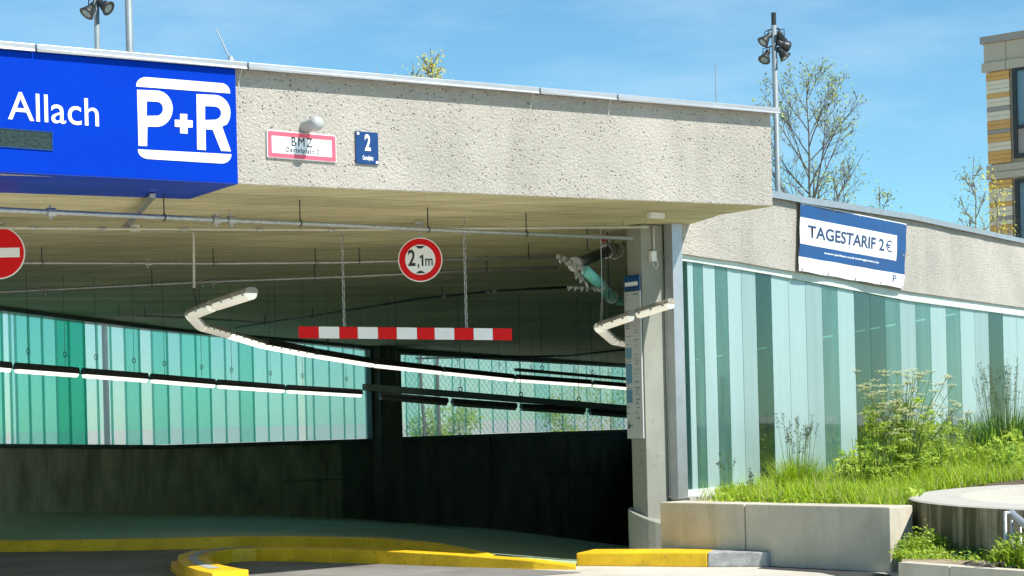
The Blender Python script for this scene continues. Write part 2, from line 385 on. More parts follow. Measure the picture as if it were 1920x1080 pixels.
M['banner_blue'] = flat('banner_blue', (0.001, 0.06, 0.21), 0.5, 0, 0.1, 2.5)
M['banner_white'] = flat('banner_white', (0.74, 0.74, 0.75), 0.5, 0, 0.05, 3)
M['banner_ink'] = flat('banner_ink', (0.012, 0.04, 0.12), 0.5, 0, 0.02, 3)
M['teal'] = flat('teal_pipe', (0.14, 0.48, 0.42), 0.35, 0.0, 0.12, 12)
M['pvc'] = flat('pale_conduit', (0.52, 0.50, 0.42), 0.5, 0, 0.08, 8)
M['housing'] = flat('lamp_housing', (0.30, 0.28, 0.22), 0.6, 0, 0.25, 18)
M['housing_white'] = flat('lamp_housing_white', (0.70, 0.70, 0.66), 0.5, 0, 0.08, 10)
M['housing_dark'] = flat('lamp_housing_dark', (0.03, 0.035, 0.03), 0.5, 0, 0.2, 10)
M['diff_on'] = emit('lit_diffuser', (1.0, 0.94, 0.80), 0.95)
M['diff_dim'] = emit('dim_diffuser', (1.0, 0.94, 0.78), 0.30, (0.75, 0.74, 0.68))
M['diff_off'] = flat('unlit_diffuser', (0.10, 0.12, 0.11), 0.3, 0, 0.1, 10)
M['board_dark'] = flat('stick_board_grey', (0.45, 0.46, 0.45), 0.4, 0, 0.05, 6)
M['board_ink'] = flat('faint_board_print', (0.16, 0.19, 0.22), 0.5, 0, 0.1, 20)
M['board_blue'] = flat('board_blue_print', (0.10, 0.25, 0.36), 0.5, 0, 0.1, 20)
M['g_frost'] = glass('frosted_channel_glass', (0.80, 0.97, 0.95), 0.08, 0.62, (0.50, 0.655, 0.65), 0.2, 0.07)
M['g_clear'] = glass('clear_channel_glass', (0.70, 0.90, 0.84), 0.74, 0.55, (0.36, 0.60, 0.56), 0.05, 0.4)
M['g_dark'] = glass('dark_channel_glass', (0.42, 0.62, 0.52), 0.86, 0.5, (0.10, 0.19, 0.14), 0.04, 0.4)
M['g_frost_b'] = glass('darker_frosted_channel_glass', (0.80, 0.97, 0.95), 0.12, 0.60, (0.44, 0.58, 0.575), 0.2, 0.12)  # frosted glass in a slightly darker tone
M['g_edge'] = glass('glass_edge', (0.5, 0.9, 0.8), 0.3, 0.6, (0.30, 0.58, 0.52), 0.1, 0.1)
M['g_bright'] = glass('bright_channel_glass', (0.95, 1.0, 0.99), 0.88, 0.3, (0.70, 0.92, 0.90), 0.12, 0.1)
M['g_pale'] = glass('pale_channel_glass', (0.93, 0.99, 1.0), 0.86, 0.3, (0.62, 0.88, 0.88), 0.15, 0.15)
M['g_light'] = glass('light_channel_glass', (0.82, 0.99, 0.98), 0.80, 0.3, (0.62, 0.88, 0.88), 0.15, 0.15)
M['g_mid'] = glass('green_channel_glass', (0.62, 0.94, 0.88), 0.78, 0.3, (0.46, 0.80, 0.75), 0.15, 0.2)
M['g_deep'] = glass('deep_green_channel_glass', (0.34, 0.82, 0.70), 0.72, 0.3, (0.14, 0.58, 0.46), 0.15, 0.2)
M['bark'] = flat('bark', (0.13, 0.11, 0.09), 0.9, 0, 0.3, 12)
M['bark_pale'] = flat('pale_bark', (0.22, 0.20, 0.17), 0.9, 0, 0.2, 12)
M['bud'] = leaf_mat('tree_buds', (0.05, 0.06, 0.02), (0.45, 0.55, 0.10))
M['yellow_leaf'] = leaf_mat('yellow_young_leaves', (0.40, 0.42, 0.04), (0.75, 0.62, 0.06))
M['grass'] = leaf_mat('grass_blades', (0.17, 0.34, 0.012), (0.54, 0.68, 0.035), 0.5)
for _m in ('grass',):
    _cr = [q for q in M[_m].node_tree.nodes if q.type == 'VALTORGB'][0].color_ramp
    _cr.elements[1].position = 0.86; _e = _cr.elements.new(0.93); _e.color = (0.50, 0.44, 0.20, 1)
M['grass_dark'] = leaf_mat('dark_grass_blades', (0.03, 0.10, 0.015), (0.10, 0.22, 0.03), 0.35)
M['weed'] = leaf_mat('weed_leaves', (0.16, 0.32, 0.02), (0.54, 0.64, 0.06), 0.45)
M['umbel'] = leaf_mat('cream_umbels', (0.55, 0.55, 0.22), (0.78, 0.76, 0.50), 0.3)
M['stem'] = flat('plant_stem', (0.13, 0.20, 0.05), 0.6, 0, 0.2, 20)
M['seed'] = flat('grass_seed_heads', (0.05, 0.07, 0.04), 0.8, 0, 0.2, 20)
M['beige_clad'] = concrete('beige_facade', (0.50, 0.44, 0.34), grain=20, bump=0.05, blotch=0.06, blotch_scale=0.5)
M['pl_orange'] = flat('ochre_plank', (0.60, 0.33, 0.10), 0.6, 0, 0.08, 1.5)
M['pl_cream'] = flat('cream_plank', (0.66, 0.59, 0.45), 0.6, 0, 0.05, 1.5)
M['pl_grey'] = flat('taupe_plank', (0.30, 0.27, 0.24), 0.6, 0, 0.05, 1.5)
M['window_glass'] = flat('window_glass', (0.12, 0.20, 0.24), 0.05, 0.0, 0.1, 1)
M['window_glass'].node_tree.nodes['Principled BSDF'].inputs['Specular IOR Level'].default_value = 1.0

# ------------------------------------------------------------------ plan of the building
BL = at(443, 345, 14.0); BR = at(1449, 386, 17.5)           # lower edge of the front beam
BT = V(BR.x-BL.x, BR.y-BL.y, 0).normalized()
BEAM = Plane((BL.x, BL.y, 0), BT)
BN = BEAM.n
TL = at(443, 123, 14.0).z; TR = at(1449, 208, 17.5).z
LEN = (V(BR.x, BR.y, 0)-V(BL.x, BL.y, 0)).length
def beam_bot(u): return BL.z + (BR.z-BL.z)*u/LEN
def beam_top(u): return TL + (TR-TL)*u/LEN
TILT = (BR.z-BL.z)/(BR.x-BL.x)
def CEIL(x, y): return BL.z + TILT*max(-6.0, min(9.0, (x-BL.x)))
def at_ceil(px, py, drop=0.0):
    d = ray(px, py); z = CEIL(0, 0)-drop
    for _ in range(8):
        p = CAM + d*((z-EYE)/d.z); z = CEIL(p.x, p.y)-drop
    return CAM + d*((z-EYE)/d.z)
U0 = -6.5                                                    # beam runs on to the left, out of the picture
BTH = 0.8
SLABC = at(1285, 418, 18.97)

# far wall: from the line where it meets the ceiling
FW_PX = [-500, -350, -200, -100, 0, 70, 140, 210, 280, 340, 400, 480, 560, 630, 692, 735, 800, 900, 980, 1050, 1120, 1185, 1200]
FW_TY = [526, 540, 552, 563, 574, 583, 592, 601, 610, 617, 622, 630, 636, 643, 649, 652, 657, 664, 669, 674, 679, 683, 684]
fw_top = [at_ceil(x, y) for x, y in zip(FW_PX, FW_TY)]
def FW(px):
    return V(interp(FW_PX, [p.x for p in fw_top], px), interp(FW_PX, [p.y for p in fw_top], px))
def fw_z(px, py):                                            # height on the far wall of picture row py
    P = FW(px); return at(px, py, P.y).z
def GT(px): return interp([-500, 0, 165, 280, 400, 560, 690, 735, 960, 1185], [534, 582, 603, 617, 629, 642, 655, 662, 675, 688], px)
def GB(px): return interp([-500, 0, 300, 690, 735, 1185], [830, 832, 834, 822, 819, 804], px)
def WB(px): return interp([-500, 0, 300, 520, 690, 933, 1173, 1200], [958, 960, 961, 966, 975, 993, 1025, 1029], px)

# wing wall (outside glass wall on the right)
WX = [1266, 1285, 1330, 1380, 1450, 1560, 1700, 1920, 2010]
WZ = [18.75, 18.9, 19.35, 19.95, 21.0, 22.8, 25.9, 31.6, 34.4]
def WP(px, py=770):
    pxh = px - TH*(py-770); Z = interp(WX, WZ, pxh); p = at(pxh, 770, Z); return V(p.x, p.y)
def WZh(px, py): p = WP(px, py); return at(px, py, p.y).z

# ------------------------------------------------------------------ ground
near_edge = [at_z(px, py, 0.0) for px, py in ((-700, 1004), (-300, 1007), (0, 1012), (330, 1009), (640, 1023), (850, 1038), (1000, 1050), (1075, 1057), (1160, 1040), (1190, 1031))]
near2 = [(p.x, p.y) for p in near_edge]
far2 = [(FW(px).x, FW(px).y) for px in FW_PX]
hole = near2 + list(reversed(far2))
def ground_mesh():
    X0, X1, Y0, Y1 = -420, 420, -60, 1500
    outer = [Vector((X0, Y0, 0)), Vector((X1, Y0, 0)), Vector((X1, Y1, 0)), Vector((X0, Y1, 0))]
    inner = [Vector((a, b, 0)) for a, b in hole]
    allp = outer + inner
    mb = MB()
    for t in geometry.tessellate_polygon([outer, inner]): mb.face([allp[i] for i in t])
    return mb
structure(ground_mesh().build('ground', M['paving']))
# asphalt lane that swings in under the beam
lane = [at_z(-700, 1006, 0), at_z(-300, 1009, 0), at_z(0, 1014, 0), at_z(330, 1012, 0), at_z(640, 1026, 0), at_z(790, 1052, 0), at_z(870, 1063, 0), at_z(985, 1068, 0), at_z(1090, 1074, 0), at_z(1010, 1080, 0), at_z(900, 1090, 0), at_z(500, 1096, 0), at_z(-200, 1104, 0), at_z(-700, 1120, 0)]
mb = MB(); mb.prism([(p.x, p.y) for p in lane], lambda x, y: 0.004, None)
structure(mb.build('road', M['asphalt']))
# dark strip of ground at the foot of the planter
strip = [at_z(1420, 1066, 0), at_z(1486, 1052, 0), at_z(1668, 1078, 0), at_z(1700, 1100, 0), at_z(1640, 1096, 0), at_z(1540, 1074, 0)]
mb = MB(); mb.prism([(p.x, p.y) for p in strip], lambda x, y: 0.004, None)
structure(mb.build('dark_ground_strip', M['dark_ground']))
# ramp floor, falling to the foot of the far wall
mb = MB(); NSEG = 40
def near_at(f):
    n = len(near2)-1; k = min(int(f*n), n-1); g = f*n-k
    return V(lerp(near2[k][0], near2[k+1][0], g), lerp(near2[k][1], near2[k+1][1], g))
rows = []
for i in range(NSEG+1):
    f = i/NSEG; px = -500 + 1700*f
    # match near and far points by picture column
    P = FW(px)
    zn = -0.004
    # near point: column px on the near edge polyline
    best = None
    for k in range(len(near_edge)-1):
        a, b = near_edge[k], near_edge[k+1]
        pa, pb = 960+FPX*a.x/a.y, 960+FPX*b.x/b.y
        if pa <= px <= pb or (k == 0 and px < pa) or (k == len(near_edge)-2 and px > pb):
            g = (px-pa)/(pb-pa); best = V(lerp(a.x, b.x, g), lerp(a.y, b.y, g)); break
    zb = fw_z(px, WB(px))
    rows.append((V(best.x, best.y, zn), V(P.x, P.y, zb)))
for i in range(NSEG):
    for j in range(6):
        a, b = rows[i]; c, d = rows[i+1]
        mb.face([a.lerp(b, j/6), c.lerp(d, j/6), c.lerp(d, (j+1)/6), a.lerp(b, (j+1)/6)])
structure(mb.build('ramp_floor', M['ramp'], merge=True))

# ------------------------------------------------------------------ parking garage
garage = thing('parking_garage', (BL.x, BL.y, 0), 'parking garage with rough concrete beam over its entrance and green channel glass walls', 'building')
# front beam: one long rough concrete fascia
mb = MB(); N = 24
us = [lerp(U0, LEN, i/N) for i in range(N+1)]
mb.ribbon([(BEAM.pt(u, 0).x, BEAM.pt(u, 0).y) for u in us], [beam_bot(u) for u in us], [beam_top(u)-0.02 for u in us], BTH)
beam = mb.build('front_beam', M['hammered'], garage, bevel=0.008)
beam['label'] = 'long beam of bush-hammered concrete above the entrance'
su = [0.0]+[u for u in us if u > 0.02]
mb = MB(); mb.ribbon([(BEAM.pt(u, 0).x, BEAM.pt(u, 0).y) for u in su], [beam_bot(u)-0.006 for u in su], [beam_bot(u)-0.001 for u in su], BTH-0.004, front=-0.004)
mb.build('beam_soffit', M['ceiling'], garage)
# coping in lengths with visible joints
cuts = [BEAM.uv(px, 150)[0] for px in (-900, -350, 60, 455, 1000, 1145)] + [LEN+0.05]
for a, b in zip(cuts[:-1], cuts[1:]):
    mb = MB()
    a2 = a+0.006
    pts = [BEAM.pt(a2, 0), BEAM.pt(b-0.006, 0)]
    zt = [beam_top(a2), beam_top(b)]
    mb.ribbon([(p.x, p.y) for p in pts], [z-0.022 for z in zt], [z+0.016 for z in zt], BTH+0.16, front=0.10)
    mb.ribbon([(p.x, p.y) for p in pts], [z-0.040 for z in zt], [z-0.022 for z in zt], 0.012, front=0.10)
    mb.build('coping_sheet', M['zinc'], garage, bevel=0.004)
# slab: ceiling below, roof above
ib = BEAM.pt(LEN, 0, -BTH); ia = BEAM.pt(U0, 0, -BTH)
wing_back = [WP(px) for px in (1285, 1450, 1560, 1700, 1920, 2010)]
end_far = V(FW(1200).x+1.2, FW(1200).y+4)
outline = [(ia.x, ia.y), (ib.x, ib.y), (SLABC.x, SLABC.y)] + [(p.x-0.15, p.y+0.1) for p in wing_back[1:]] + [(end_far.x, end_far.y)]
outline += [(FW(px).x-0.25, FW(px).y+0.45) for px in reversed(FW_PX)] + [(FW(-500).x-3.5, FW(-500).y-6)]
mb = MB(); mb.prism(outline, lambda x, y: CEIL(x, y)+0.001, lambda x, y: CEIL(x, y)+0.38)
slab = mb.build('ceiling_slab', M['ceiling'], garage, merge=True); slab['label'] = 'board-marked concrete ceiling'
# left and right inner walls added to shut out light, back closing wall
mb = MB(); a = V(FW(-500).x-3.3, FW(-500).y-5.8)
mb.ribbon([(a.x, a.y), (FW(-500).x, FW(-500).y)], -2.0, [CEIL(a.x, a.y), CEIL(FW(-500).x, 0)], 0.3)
mb.build('added_side_wall', M['dark_wall'], garage)
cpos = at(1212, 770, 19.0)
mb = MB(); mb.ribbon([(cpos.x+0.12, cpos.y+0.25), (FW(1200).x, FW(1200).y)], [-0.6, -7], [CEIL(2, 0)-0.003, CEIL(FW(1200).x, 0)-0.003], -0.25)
mb.build('added_inner_wall', M['inner_black'], garage)
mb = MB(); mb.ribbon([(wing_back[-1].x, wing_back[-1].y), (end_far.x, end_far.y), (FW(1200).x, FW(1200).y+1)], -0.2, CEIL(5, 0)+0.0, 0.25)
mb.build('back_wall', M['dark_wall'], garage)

# far wall: concrete panels with recessed joints
def px_steps(a, b, d=40):
    n = max(1, int(round((b-a)/d))); return [lerp(a, b, i/n) for i in range(n+1)]
def far_ribbon(mb, a, b, zbf, ztf, th, front=0.0, gap=0.0):
    P = px_steps(a+gap, b-gap)
    mb.ribbon([(FW(x).x, FW(x).y) for x in P], [zbf(x) for x in P], [ztf(x) for x in P], th, front=front)
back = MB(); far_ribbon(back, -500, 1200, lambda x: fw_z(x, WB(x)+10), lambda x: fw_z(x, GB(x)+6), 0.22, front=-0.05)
back.build('light_stop_backing', M['inner_black'], garage)  # dark backing added behind the panel joints to stop light
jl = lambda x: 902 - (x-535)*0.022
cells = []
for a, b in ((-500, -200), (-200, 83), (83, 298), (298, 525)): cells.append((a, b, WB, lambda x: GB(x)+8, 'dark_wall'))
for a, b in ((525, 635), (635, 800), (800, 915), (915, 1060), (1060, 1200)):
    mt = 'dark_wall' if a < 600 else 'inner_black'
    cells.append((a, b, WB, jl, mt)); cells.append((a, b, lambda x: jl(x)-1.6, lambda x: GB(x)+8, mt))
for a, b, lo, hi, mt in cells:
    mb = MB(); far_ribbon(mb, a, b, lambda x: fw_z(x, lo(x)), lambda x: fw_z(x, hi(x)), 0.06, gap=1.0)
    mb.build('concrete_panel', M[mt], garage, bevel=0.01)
# pier between the two windows and dark header over the glass
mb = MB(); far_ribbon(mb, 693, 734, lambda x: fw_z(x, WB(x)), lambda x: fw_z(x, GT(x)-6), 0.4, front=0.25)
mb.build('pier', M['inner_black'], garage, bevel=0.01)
mb = MB(); far_ribbon(mb, -500, 1200, lambda x: fw_z(x, GT(x)+0), lambda x: CEIL(FW(x).x, 0)-0.002, 0.3, front=0.02)
mb.build('window_header', M['green_frame'], garage)
mb = MB(); far_ribbon(mb, -500, 691, lambda x: fw_z(x, GB(x)+7), lambda x: fw_z(x, GB(x)+0.5), 0.25, front=0.06)
far_ribbon(mb, 688, 693, lambda x: fw_z(x, GB(x)+5), lambda x: fw_z(x, GT(x)), 0.12, front=0.08)
mb.build('window_frame', M['green_frame'], garage)
mb = MB(); far_ribbon(mb, 735, 1200, lambda x: fw_z(x, GB(x)+7), lambda x: fw_z(x, GB(x)+0.5), 0.25, front=0.06)
mb.build('window_frame', M['green_frame'], garage)
mb = MB(); far_ribbon(mb, 735, 1200, lambda x: fw_z(x, GT(x)+2.5), lambda x: fw_z(x, GT(x)), 0.1, front=0.08)
mb.build('window_frame', M['pale_frame'], garage)

# channel glass: a U section for each pane
def upane(A, B, z0a, z1a, z0b, z1b, mt, depth=0.06, gap=0.008, w0=0.0, mats=None):
    A = Vector((A[0], A[1])); B = Vector((B[0], B[1])); t = (B-A).normalized(); nn = Vector((t.y, -t.x))
    A = A + t*gap; B = B - t*gap; th = 0.008
    mb = MB()
    def bx(p, q, f0, f1, m=0):
        mb.cur = m
        a0 = p+nn*f1; b0 = q+nn*f1; b1 = q+nn*f0; a1 = p+nn*f0
        zz = lambda w, za, zb: za + (zb-za)*max(0, min(1, (w-A).dot(t)/max(1e-6, (B-A).length)))
        mb.hexa([(*a0, zz(a0, z0a, z0b)), (*b0, zz(b0, z0a, z0b)), (*b1, zz(b1, z0a, z0b)), (*a1, zz(a1, z0a, z0b)),
                 (*a0, zz(a0, z1a, z1b)), (*b0, zz(b0, z1a, z1b)), (*b1, zz(b1, z1a, z1b)), (*a1, zz(a1, z1a, z1b))])
    bx(A, B, w0-th, w0)
    bx(A, A+t*th, w0-depth, w0-th-0.001, 1); bx(B-t*th, B, w0-depth, w0-th-0.001, 1)
    return mb
left_b = [(-500+26*i, -500+26*(i+1), random.choice(['g_mid', 'g_mid', 'g_light'])) for i in range(19)]
L = [0-6, 12, 27, 37, 62, 87, 113, 137, 165, 189, 215, 241, 268, 292, 320, 346, 373, 400, 427, 453, 480, 506, 533, 561, 577, 591, 622, 648, 668, 690]
K = ['g_mid', 'g_bright', 'g_light', 'g_mid', 'g_mid', 'g_mid', 'g_deep', 'g_deep', 'g_bright', 'g_bright', 'g_bright', 'g_mid', 'g_bright', 'g_mid', 'g_light', 'g_mid', 'g_mid', 'g_light', 'g_light', 'g_mid', 'g_light', 'g_light', 'g_light', 'g_bright', 'g_light', 'g_light', 'g_light', 'g_light', 'g_light']
left_b += [(a, b, k) for a, b, k in zip(L[:-1], L[1:], K)]
Rr = [735, 764, 788, 818, 850, 874, 902, 925, 952, 978, 1005, 1032, 1056, 1078, 1102, 1128, 1150, 1170, 1190]
KR = ['g_bright', 'g_light', 'g_bright', 'g_bright', 'g_pale', 'g_bright', 'g_bright', 'g_pale', 'g_bright', 'g_bright', 'g_light', 'g_bright', 'g_pale', 'g_bright', 'g_pale', 'g_bright', 'g_light', 'g_pale']
left_b += [(a, b, k) for a, b, k in zip(Rr[:-1], Rr[1:], KR)]
for a, b, k in left_b:
    a_, b_ = a, b
    mb = upane(FW(a_), FW(b_), fw_z(a_, GB(a_)), fw_z(a_, GT(a_)+0.5), fw_z(b_, GB(b_)), fw_z(b_, GT(b_)+0.5), k, depth=0.045, gap=0.006, w0=-0.06)
    mb.build('glass_pane', [M[k], M['g_mid']], garage)
# diamond wire mesh in front of the right window
mb = MB()
z0 = lambda x: fw_z(x, GB(x)-1); z1 = lambda x: fw_z(x, GT(x)+4)
def mpt(x, f): P = FW(x); d = FW(x+2)-FW(x-2); nn = Vector((d.y, -d.x)).normalized()*0.14; return V(P.x+nn.x, P.y+nn.y, lerp(z0(x), z1(x), f))
x = 640
while x < 1200:
    for sgn in (1, -1):
        pts = []
        for k in range(9):
            xx = x + 92*k/8 if sgn > 0 else x+92-92*k/8
            if 738 <= xx <= 1196: pts.append(mpt(xx, k/8))
        if len(pts) > 1: mb.tube(pts, 0.0045, 3, caps=False)
    x += 9.2
wm = mb.build('wire_mesh', M['pale_frame'], garage); wm['kind'] = 'stuff'

# wing wall: concrete band, coping, glass and base
def wing_ribbon(mb, pxs, zb, zt, th, front):
    mb.ribbon([(WP(x).x, WP(x).y) for x in pxs], [zb(x) for x in pxs], [zt(x) for x in pxs], th, front=front)
WT = lambda x: WZh(x, interp([1266, 1450, 1500, 1700, 1920], [338, 370, 379, 410, 456], x))
WBt = lambda x: WZh(x, interp([1266, 1330, 1380, 1430, 1500, 1700, 1920], [477, 487, 494, 503, 514, 549, 579], x))
GTp = lambda x: interp([1266, 1300, 1440, 1500, 1700, 1920], [489, 493, 516, 527, 565, 594], x)
WGT = lambda x: WZh(x, GTp(x))
WGB = EYE-0.81
pxs = [1266, 1285, 1305, 1330, 1355, 1380, 1410, 1450, 1500, 1560, 1630, 1700, 1780, 1850, 1920, 2010]
for a, b in ((0, 7), (7, 11), (11, 15)):
    pass
mb = MB(); wing_ribbon(mb, pxs, WBt, lambda x: WT(x)-0.03, 0.35, 0.10); mb.build('wing_beam', M['hammered'], garage, merge=True)
for a, b in ((1400, 1500), (1500, 1700), (1700, 1860), (1860, 2010)):
    mb = MB(); P = px_steps(a, b, 35)
    mb.ribbon([(WP(x).x, WP(x).y) for x in P], [WT(x)-0.02 for x in P], [WT(x)+0.03 for x in P], 0.50, front=0.17)
    mb.ribbon([(WP(x).x, WP(x).y) for x in P], [WT(x)-0.05 for x in P], [WT(x)-0.02 for x in P], 0.012, front=0.17)
    mb.build('coping_sheet', M['alu'], garage)
mb = MB(); wing_ribbon(mb, pxs, lambda x: WGT(x)-0.0, lambda x: WBt(x)+0.01, 0.10, 0.06); mb.build('glass_head_frame', M['pale_frame'], garage)
mb = MB(); wing_ribbon(mb, pxs, lambda x: WGB-0.07, lambda x: WGB, 0.12, 0.06); mb.build('glass_sill', M['pale_frame'], garage)
mb = MB(); wing_ribbon(mb, pxs, lambda x: -0.1, lambda x: WGB-0.072, 0.35, 0.16); mb.build('wall_base', M['ring_top'], garage)
G = [(1286, 1297, 'g_frost'), (1297, 1315, 'g_clear'), (1315, 1338, 'g_frost'), (1338, 1361, 'g_clear'), (1361, 1387, 'g_frost'), (1387, 1414, 'g_frost_b'), (1414, 1443, 'g_dark'), (1443, 1475, 'g_frost'), (1475, 1507, 'g_frost'), (1507, 1538, 'g_frost_b'), (1538, 1567, 'g_clear'), (1567, 1598, 'g_frost'), (1598, 1628, 'g_dark'), (1628, 1656, 'g_dark'), (1656, 1684, 'g_clear'), (1684, 1713, 'g_frost_b'), (1713, 1741, 'g_clear'), (1741, 1770, 'g_frost'), (1770, 1797, 'g_clear'), (1797, 1824, 'g_frost'), (1824, 1850, 'g_frost_b'), (1850, 1877, 'g_dark'), (1877, 1903, 'g_frost'), (1903, 1930, 'g_frost'), (1930, 1956, 'g_clear'), (1956, 1982, 'g_frost'), (1982, 2008, 'g_frost')]
for a, b, k in G:
    A, B = WP(a, 600), WP(b, 600)
    za, zb = WGT(a)+0.01, WGT(b)+0.01
    upane(A, B, WGB-0.0, za, WGB-0.0, zb, k, depth=0.07, gap=0.006, w0=0.03).build('glass_pane', [M[k], M['g_edge']], garage)
# inner skin wall seen through the clear panes: none, only the dark room behind

# end post of the glass wall, narrow return pane and the column
pA, pB = WP(1265, 600), WP(1284, 600)
mb = MB(); mb.ribbon([(at(1264, 600, 18.62).x, 18.62), (at(1282.5, 600, 18.72).x, 18.72)], 0.55, CEIL(2, 0)-0.004, 0.12)
mb.build('end_post', M['alu'], garage, bevel=0.004)
mb = MB(); mb.ribbon([(at(1249, 600, 18.78).x, 18.78), (at(1262, 600, 18.70).x, 18.70)], 0.5, CEIL(2, 0)-0.03, 0.02)
mb.build('glass_pane', M['g_frost'], garage)
CF = Plane((at(1210, 770, 18.55).x, 18.55, 0), BT)          # front face of the column, u=0 at its left corner
CL = Plane(CF.P - BEAM.n*0.0, -BEAM.n)                       # left side face runs back from that corner
mb = MB(); cz0 = 0.27
mb.pbox(CF, 0, cz0, 0.30, CEIL(1.5, 0)-0.003, -0.24, 0.0)
colm = mb.build('column', M['column'], garage, bevel=0.012)

# ------------------------------------------------------------------ round base wall beside the column
bc = at(1232, 770, 18.75)
base = MB(); base.origin = V(bc.x, bc.y, 0); n = 28; RB = 0.335
for ring_r in (RB,):
    lo = []; hi = []
    for i in range(n):
        a = 2*math.pi*i/n; x = bc.x + RB*math.cos(a); y = bc.y + RB*math.sin(a)
        h = 0.36 + 0.10*(-math.cos(a)) + 0.05*math.sin(a)
        lo.append(V(x, y, 0)); hi.append(V(x, y, h))
    base.face(hi)
    for i in range(n): j = (i+1) % n; base.face([lo[i], lo[j], hi[j], hi[i]])
tag(base.build('plinth', M['column'], bevel=0.01), 'low rounded concrete plinth at the foot of the entrance column', 'plinth')

# ------------------------------------------------------------------ planters
pf0 = at(1237, 938, 17.5); pf1 = at(1668, 955, 15.6)
PLf = Plane((pf0.x, pf0.y, 0), V(pf1.x-pf0.x, pf1.y-pf0.y, 0))
Lp = (V(pf1.x-pf0.x, pf1.y-pf0.y, 0)).length
pl = thing('planter_wall', (pf0.x, pf0.y, 0), 'low straight concrete planter wall in front of the glass wall', 'planter wall')
uj = PLf.uv(1397, 1000)[0]; ztp = (pf0.z+pf1.z)/2
for a, b in ((0, uj-0.006), (uj+0.006, Lp)):
    mb = MB(); mb.pbox(PLf, a, -0.05, b, ztp, -0.37, 0.0); mb.build('wall_section', M['planter'], pl, bevel=0.012)
mb = MB(); mb.pbox(PLf, uj-0.006, -0.05, uj+0.006, ztp-0.01, -0.33, -0.02); mb.build('joint_filler', M['dark_metal'], pl)
# soil behind it
inA = PLf.pt(0.05, 0, -0.3); inB = PLf.pt(Lp-0.05, 0, -0.3)
RC = V(6.84, 15.9, 0); RR = 3.2; RZ = 0.62
def circ(a, r=3.12): return (RC.x+r*math.cos(R(a)), RC.y+r*math.sin(R(a)))
def soil_z(x, y): return 0.50 + 0.02*max(0, x-2) + 0.05*max(0, x-4.2)
wing_front = [WP(px) for px in (1300, 1380, 1450, 1560, 1700, 1920, 2010)]
soil_poly = [(inA.x, inA.y), (inB.x, inB.y), (inB.x+0.10, inB.y+0.09), (inB.x+0.02, inB.y+0.22)] + [circ(a) for a in (172, 160, 145, 130, 115, 100, 80, 60, 40)] + [(14, 17), (14, 30)] + [(p.x+0.12, p.y-0.06) for p in reversed(wing_front)]
# fill as sloped sheet with skirts
mb = MB()
res = 34
def inside(x, y, poly):
    c = False; j = len(poly)-1
    for i in range(len(poly)):
        xi, yi = poly[i]; xj, yj = poly[j]
        if (yi > y) != (yj > y) and x < (xj-xi)*(y-yi)/(yj-yi)+xi: c = not c
        j = i
    return c
mb.prism(soil_poly, lambda x, y: -0.05, lambda x, y: soil_z(x, y))
structure(mb.build('planting_soil', M['soil']))
# round planter
rp_ = thing('round_planter', (RC.x, RC.y, 0), 'large round concrete planter ring with dark algae streaks on its side', 'planter')
mb = MB(); n = 128; IR = 2.72
for i in range(n):
    a, b = 2*math.pi*i/n, 2*math.pi*(i+1)/n
    o0 = V(RC.x+RR*math.cos(a), RC.y+RR*math.sin(a), 0); o1 = V(RC.x+RR*math.cos(b), RC.y+RR*math.sin(b), 0)
    i0 = V(RC.x+IR*math.cos(a), RC.y+IR*math.sin(a), 0); i1 = V(RC.x+IR*math.cos(b), RC.y+IR*math.sin(b), 0)
    U = V(0, 0, RZ); D = V(0, 0, RZ-0.11)
    mb.cur = 0; mb.face([o0, o1, o1+U-V(0, 0, .012), o0+U-V(0, 0, .012)])
    mb.cur = 1
    sh = 0.992
    p0 = V(RC.x+RR*sh*math.cos(a), RC.y+RR*sh*math.sin(a), RZ); p1 = V(RC.x+RR*sh*math.cos(b), RC.y+RR*sh*math.sin(b), RZ)
    mb.face([o0+U-V(0, 0, .012), o1+U-V(0, 0, .012), p1, p0]); mb.face([p0, p1, i1+U, i0+U]); mb.face([i0+U, i1+U, i1+D, i0+D])
mb.build('ring_wall', [M['ring'], M['ring_top']], rp_, merge=True)
mb = MB(); mb.disc((RC.x, RC.y, RZ-0.09), (1, 0, 0), (0, 1, 0), IR-0.003, -0.03, 0, 96); mb.build('basin_floor', M['paving'], rp_)
# small bed in front of the ring, edged with a kerb
k0 = at(1683, 1058, 14.25); k1 = at(1925, 1076, 13.2); k2 = at(2200, 1100, 12.2)
BZ = 0.14
bed_poly = [(k0.x+0.05, k0.y+0.1), (k1.x, k1.y+0.1), (k2.x, k2.y+0.1)] + [circ(a) for a in (246, 236, 226, 216, 206, 196, 186, 177)] + [(inB.x+0.25, inB.y+0.2), (k0.x+0.32, k0.y+1.2)]
mb = MB(); mb.prism(bed_poly, lambda x, y: -0.02, lambda x, y: BZ+0.05)
structure(mb.build('garden_bed', M['sand']))
kb = thing('edging_kerb', (k0.x, k0.y, 0), 'low concrete edging kerb along the small weedy bed', 'kerb')
kpts = [k0, at(1780, 1064, 13.8), k1, k2]
for a, b in zip(kpts[:-1], kpts[1:]):
    d = (b-a).normalized()*0.004
    mb = MB(); mb.ribbon([(a.x+d.x, a.y+d.y), (b.x-d.x, b.y-d.y)], -0.02, BZ+0.07, 0.13); mb.build('kerb_stone', M['planter'], kb, bevel=0.01)

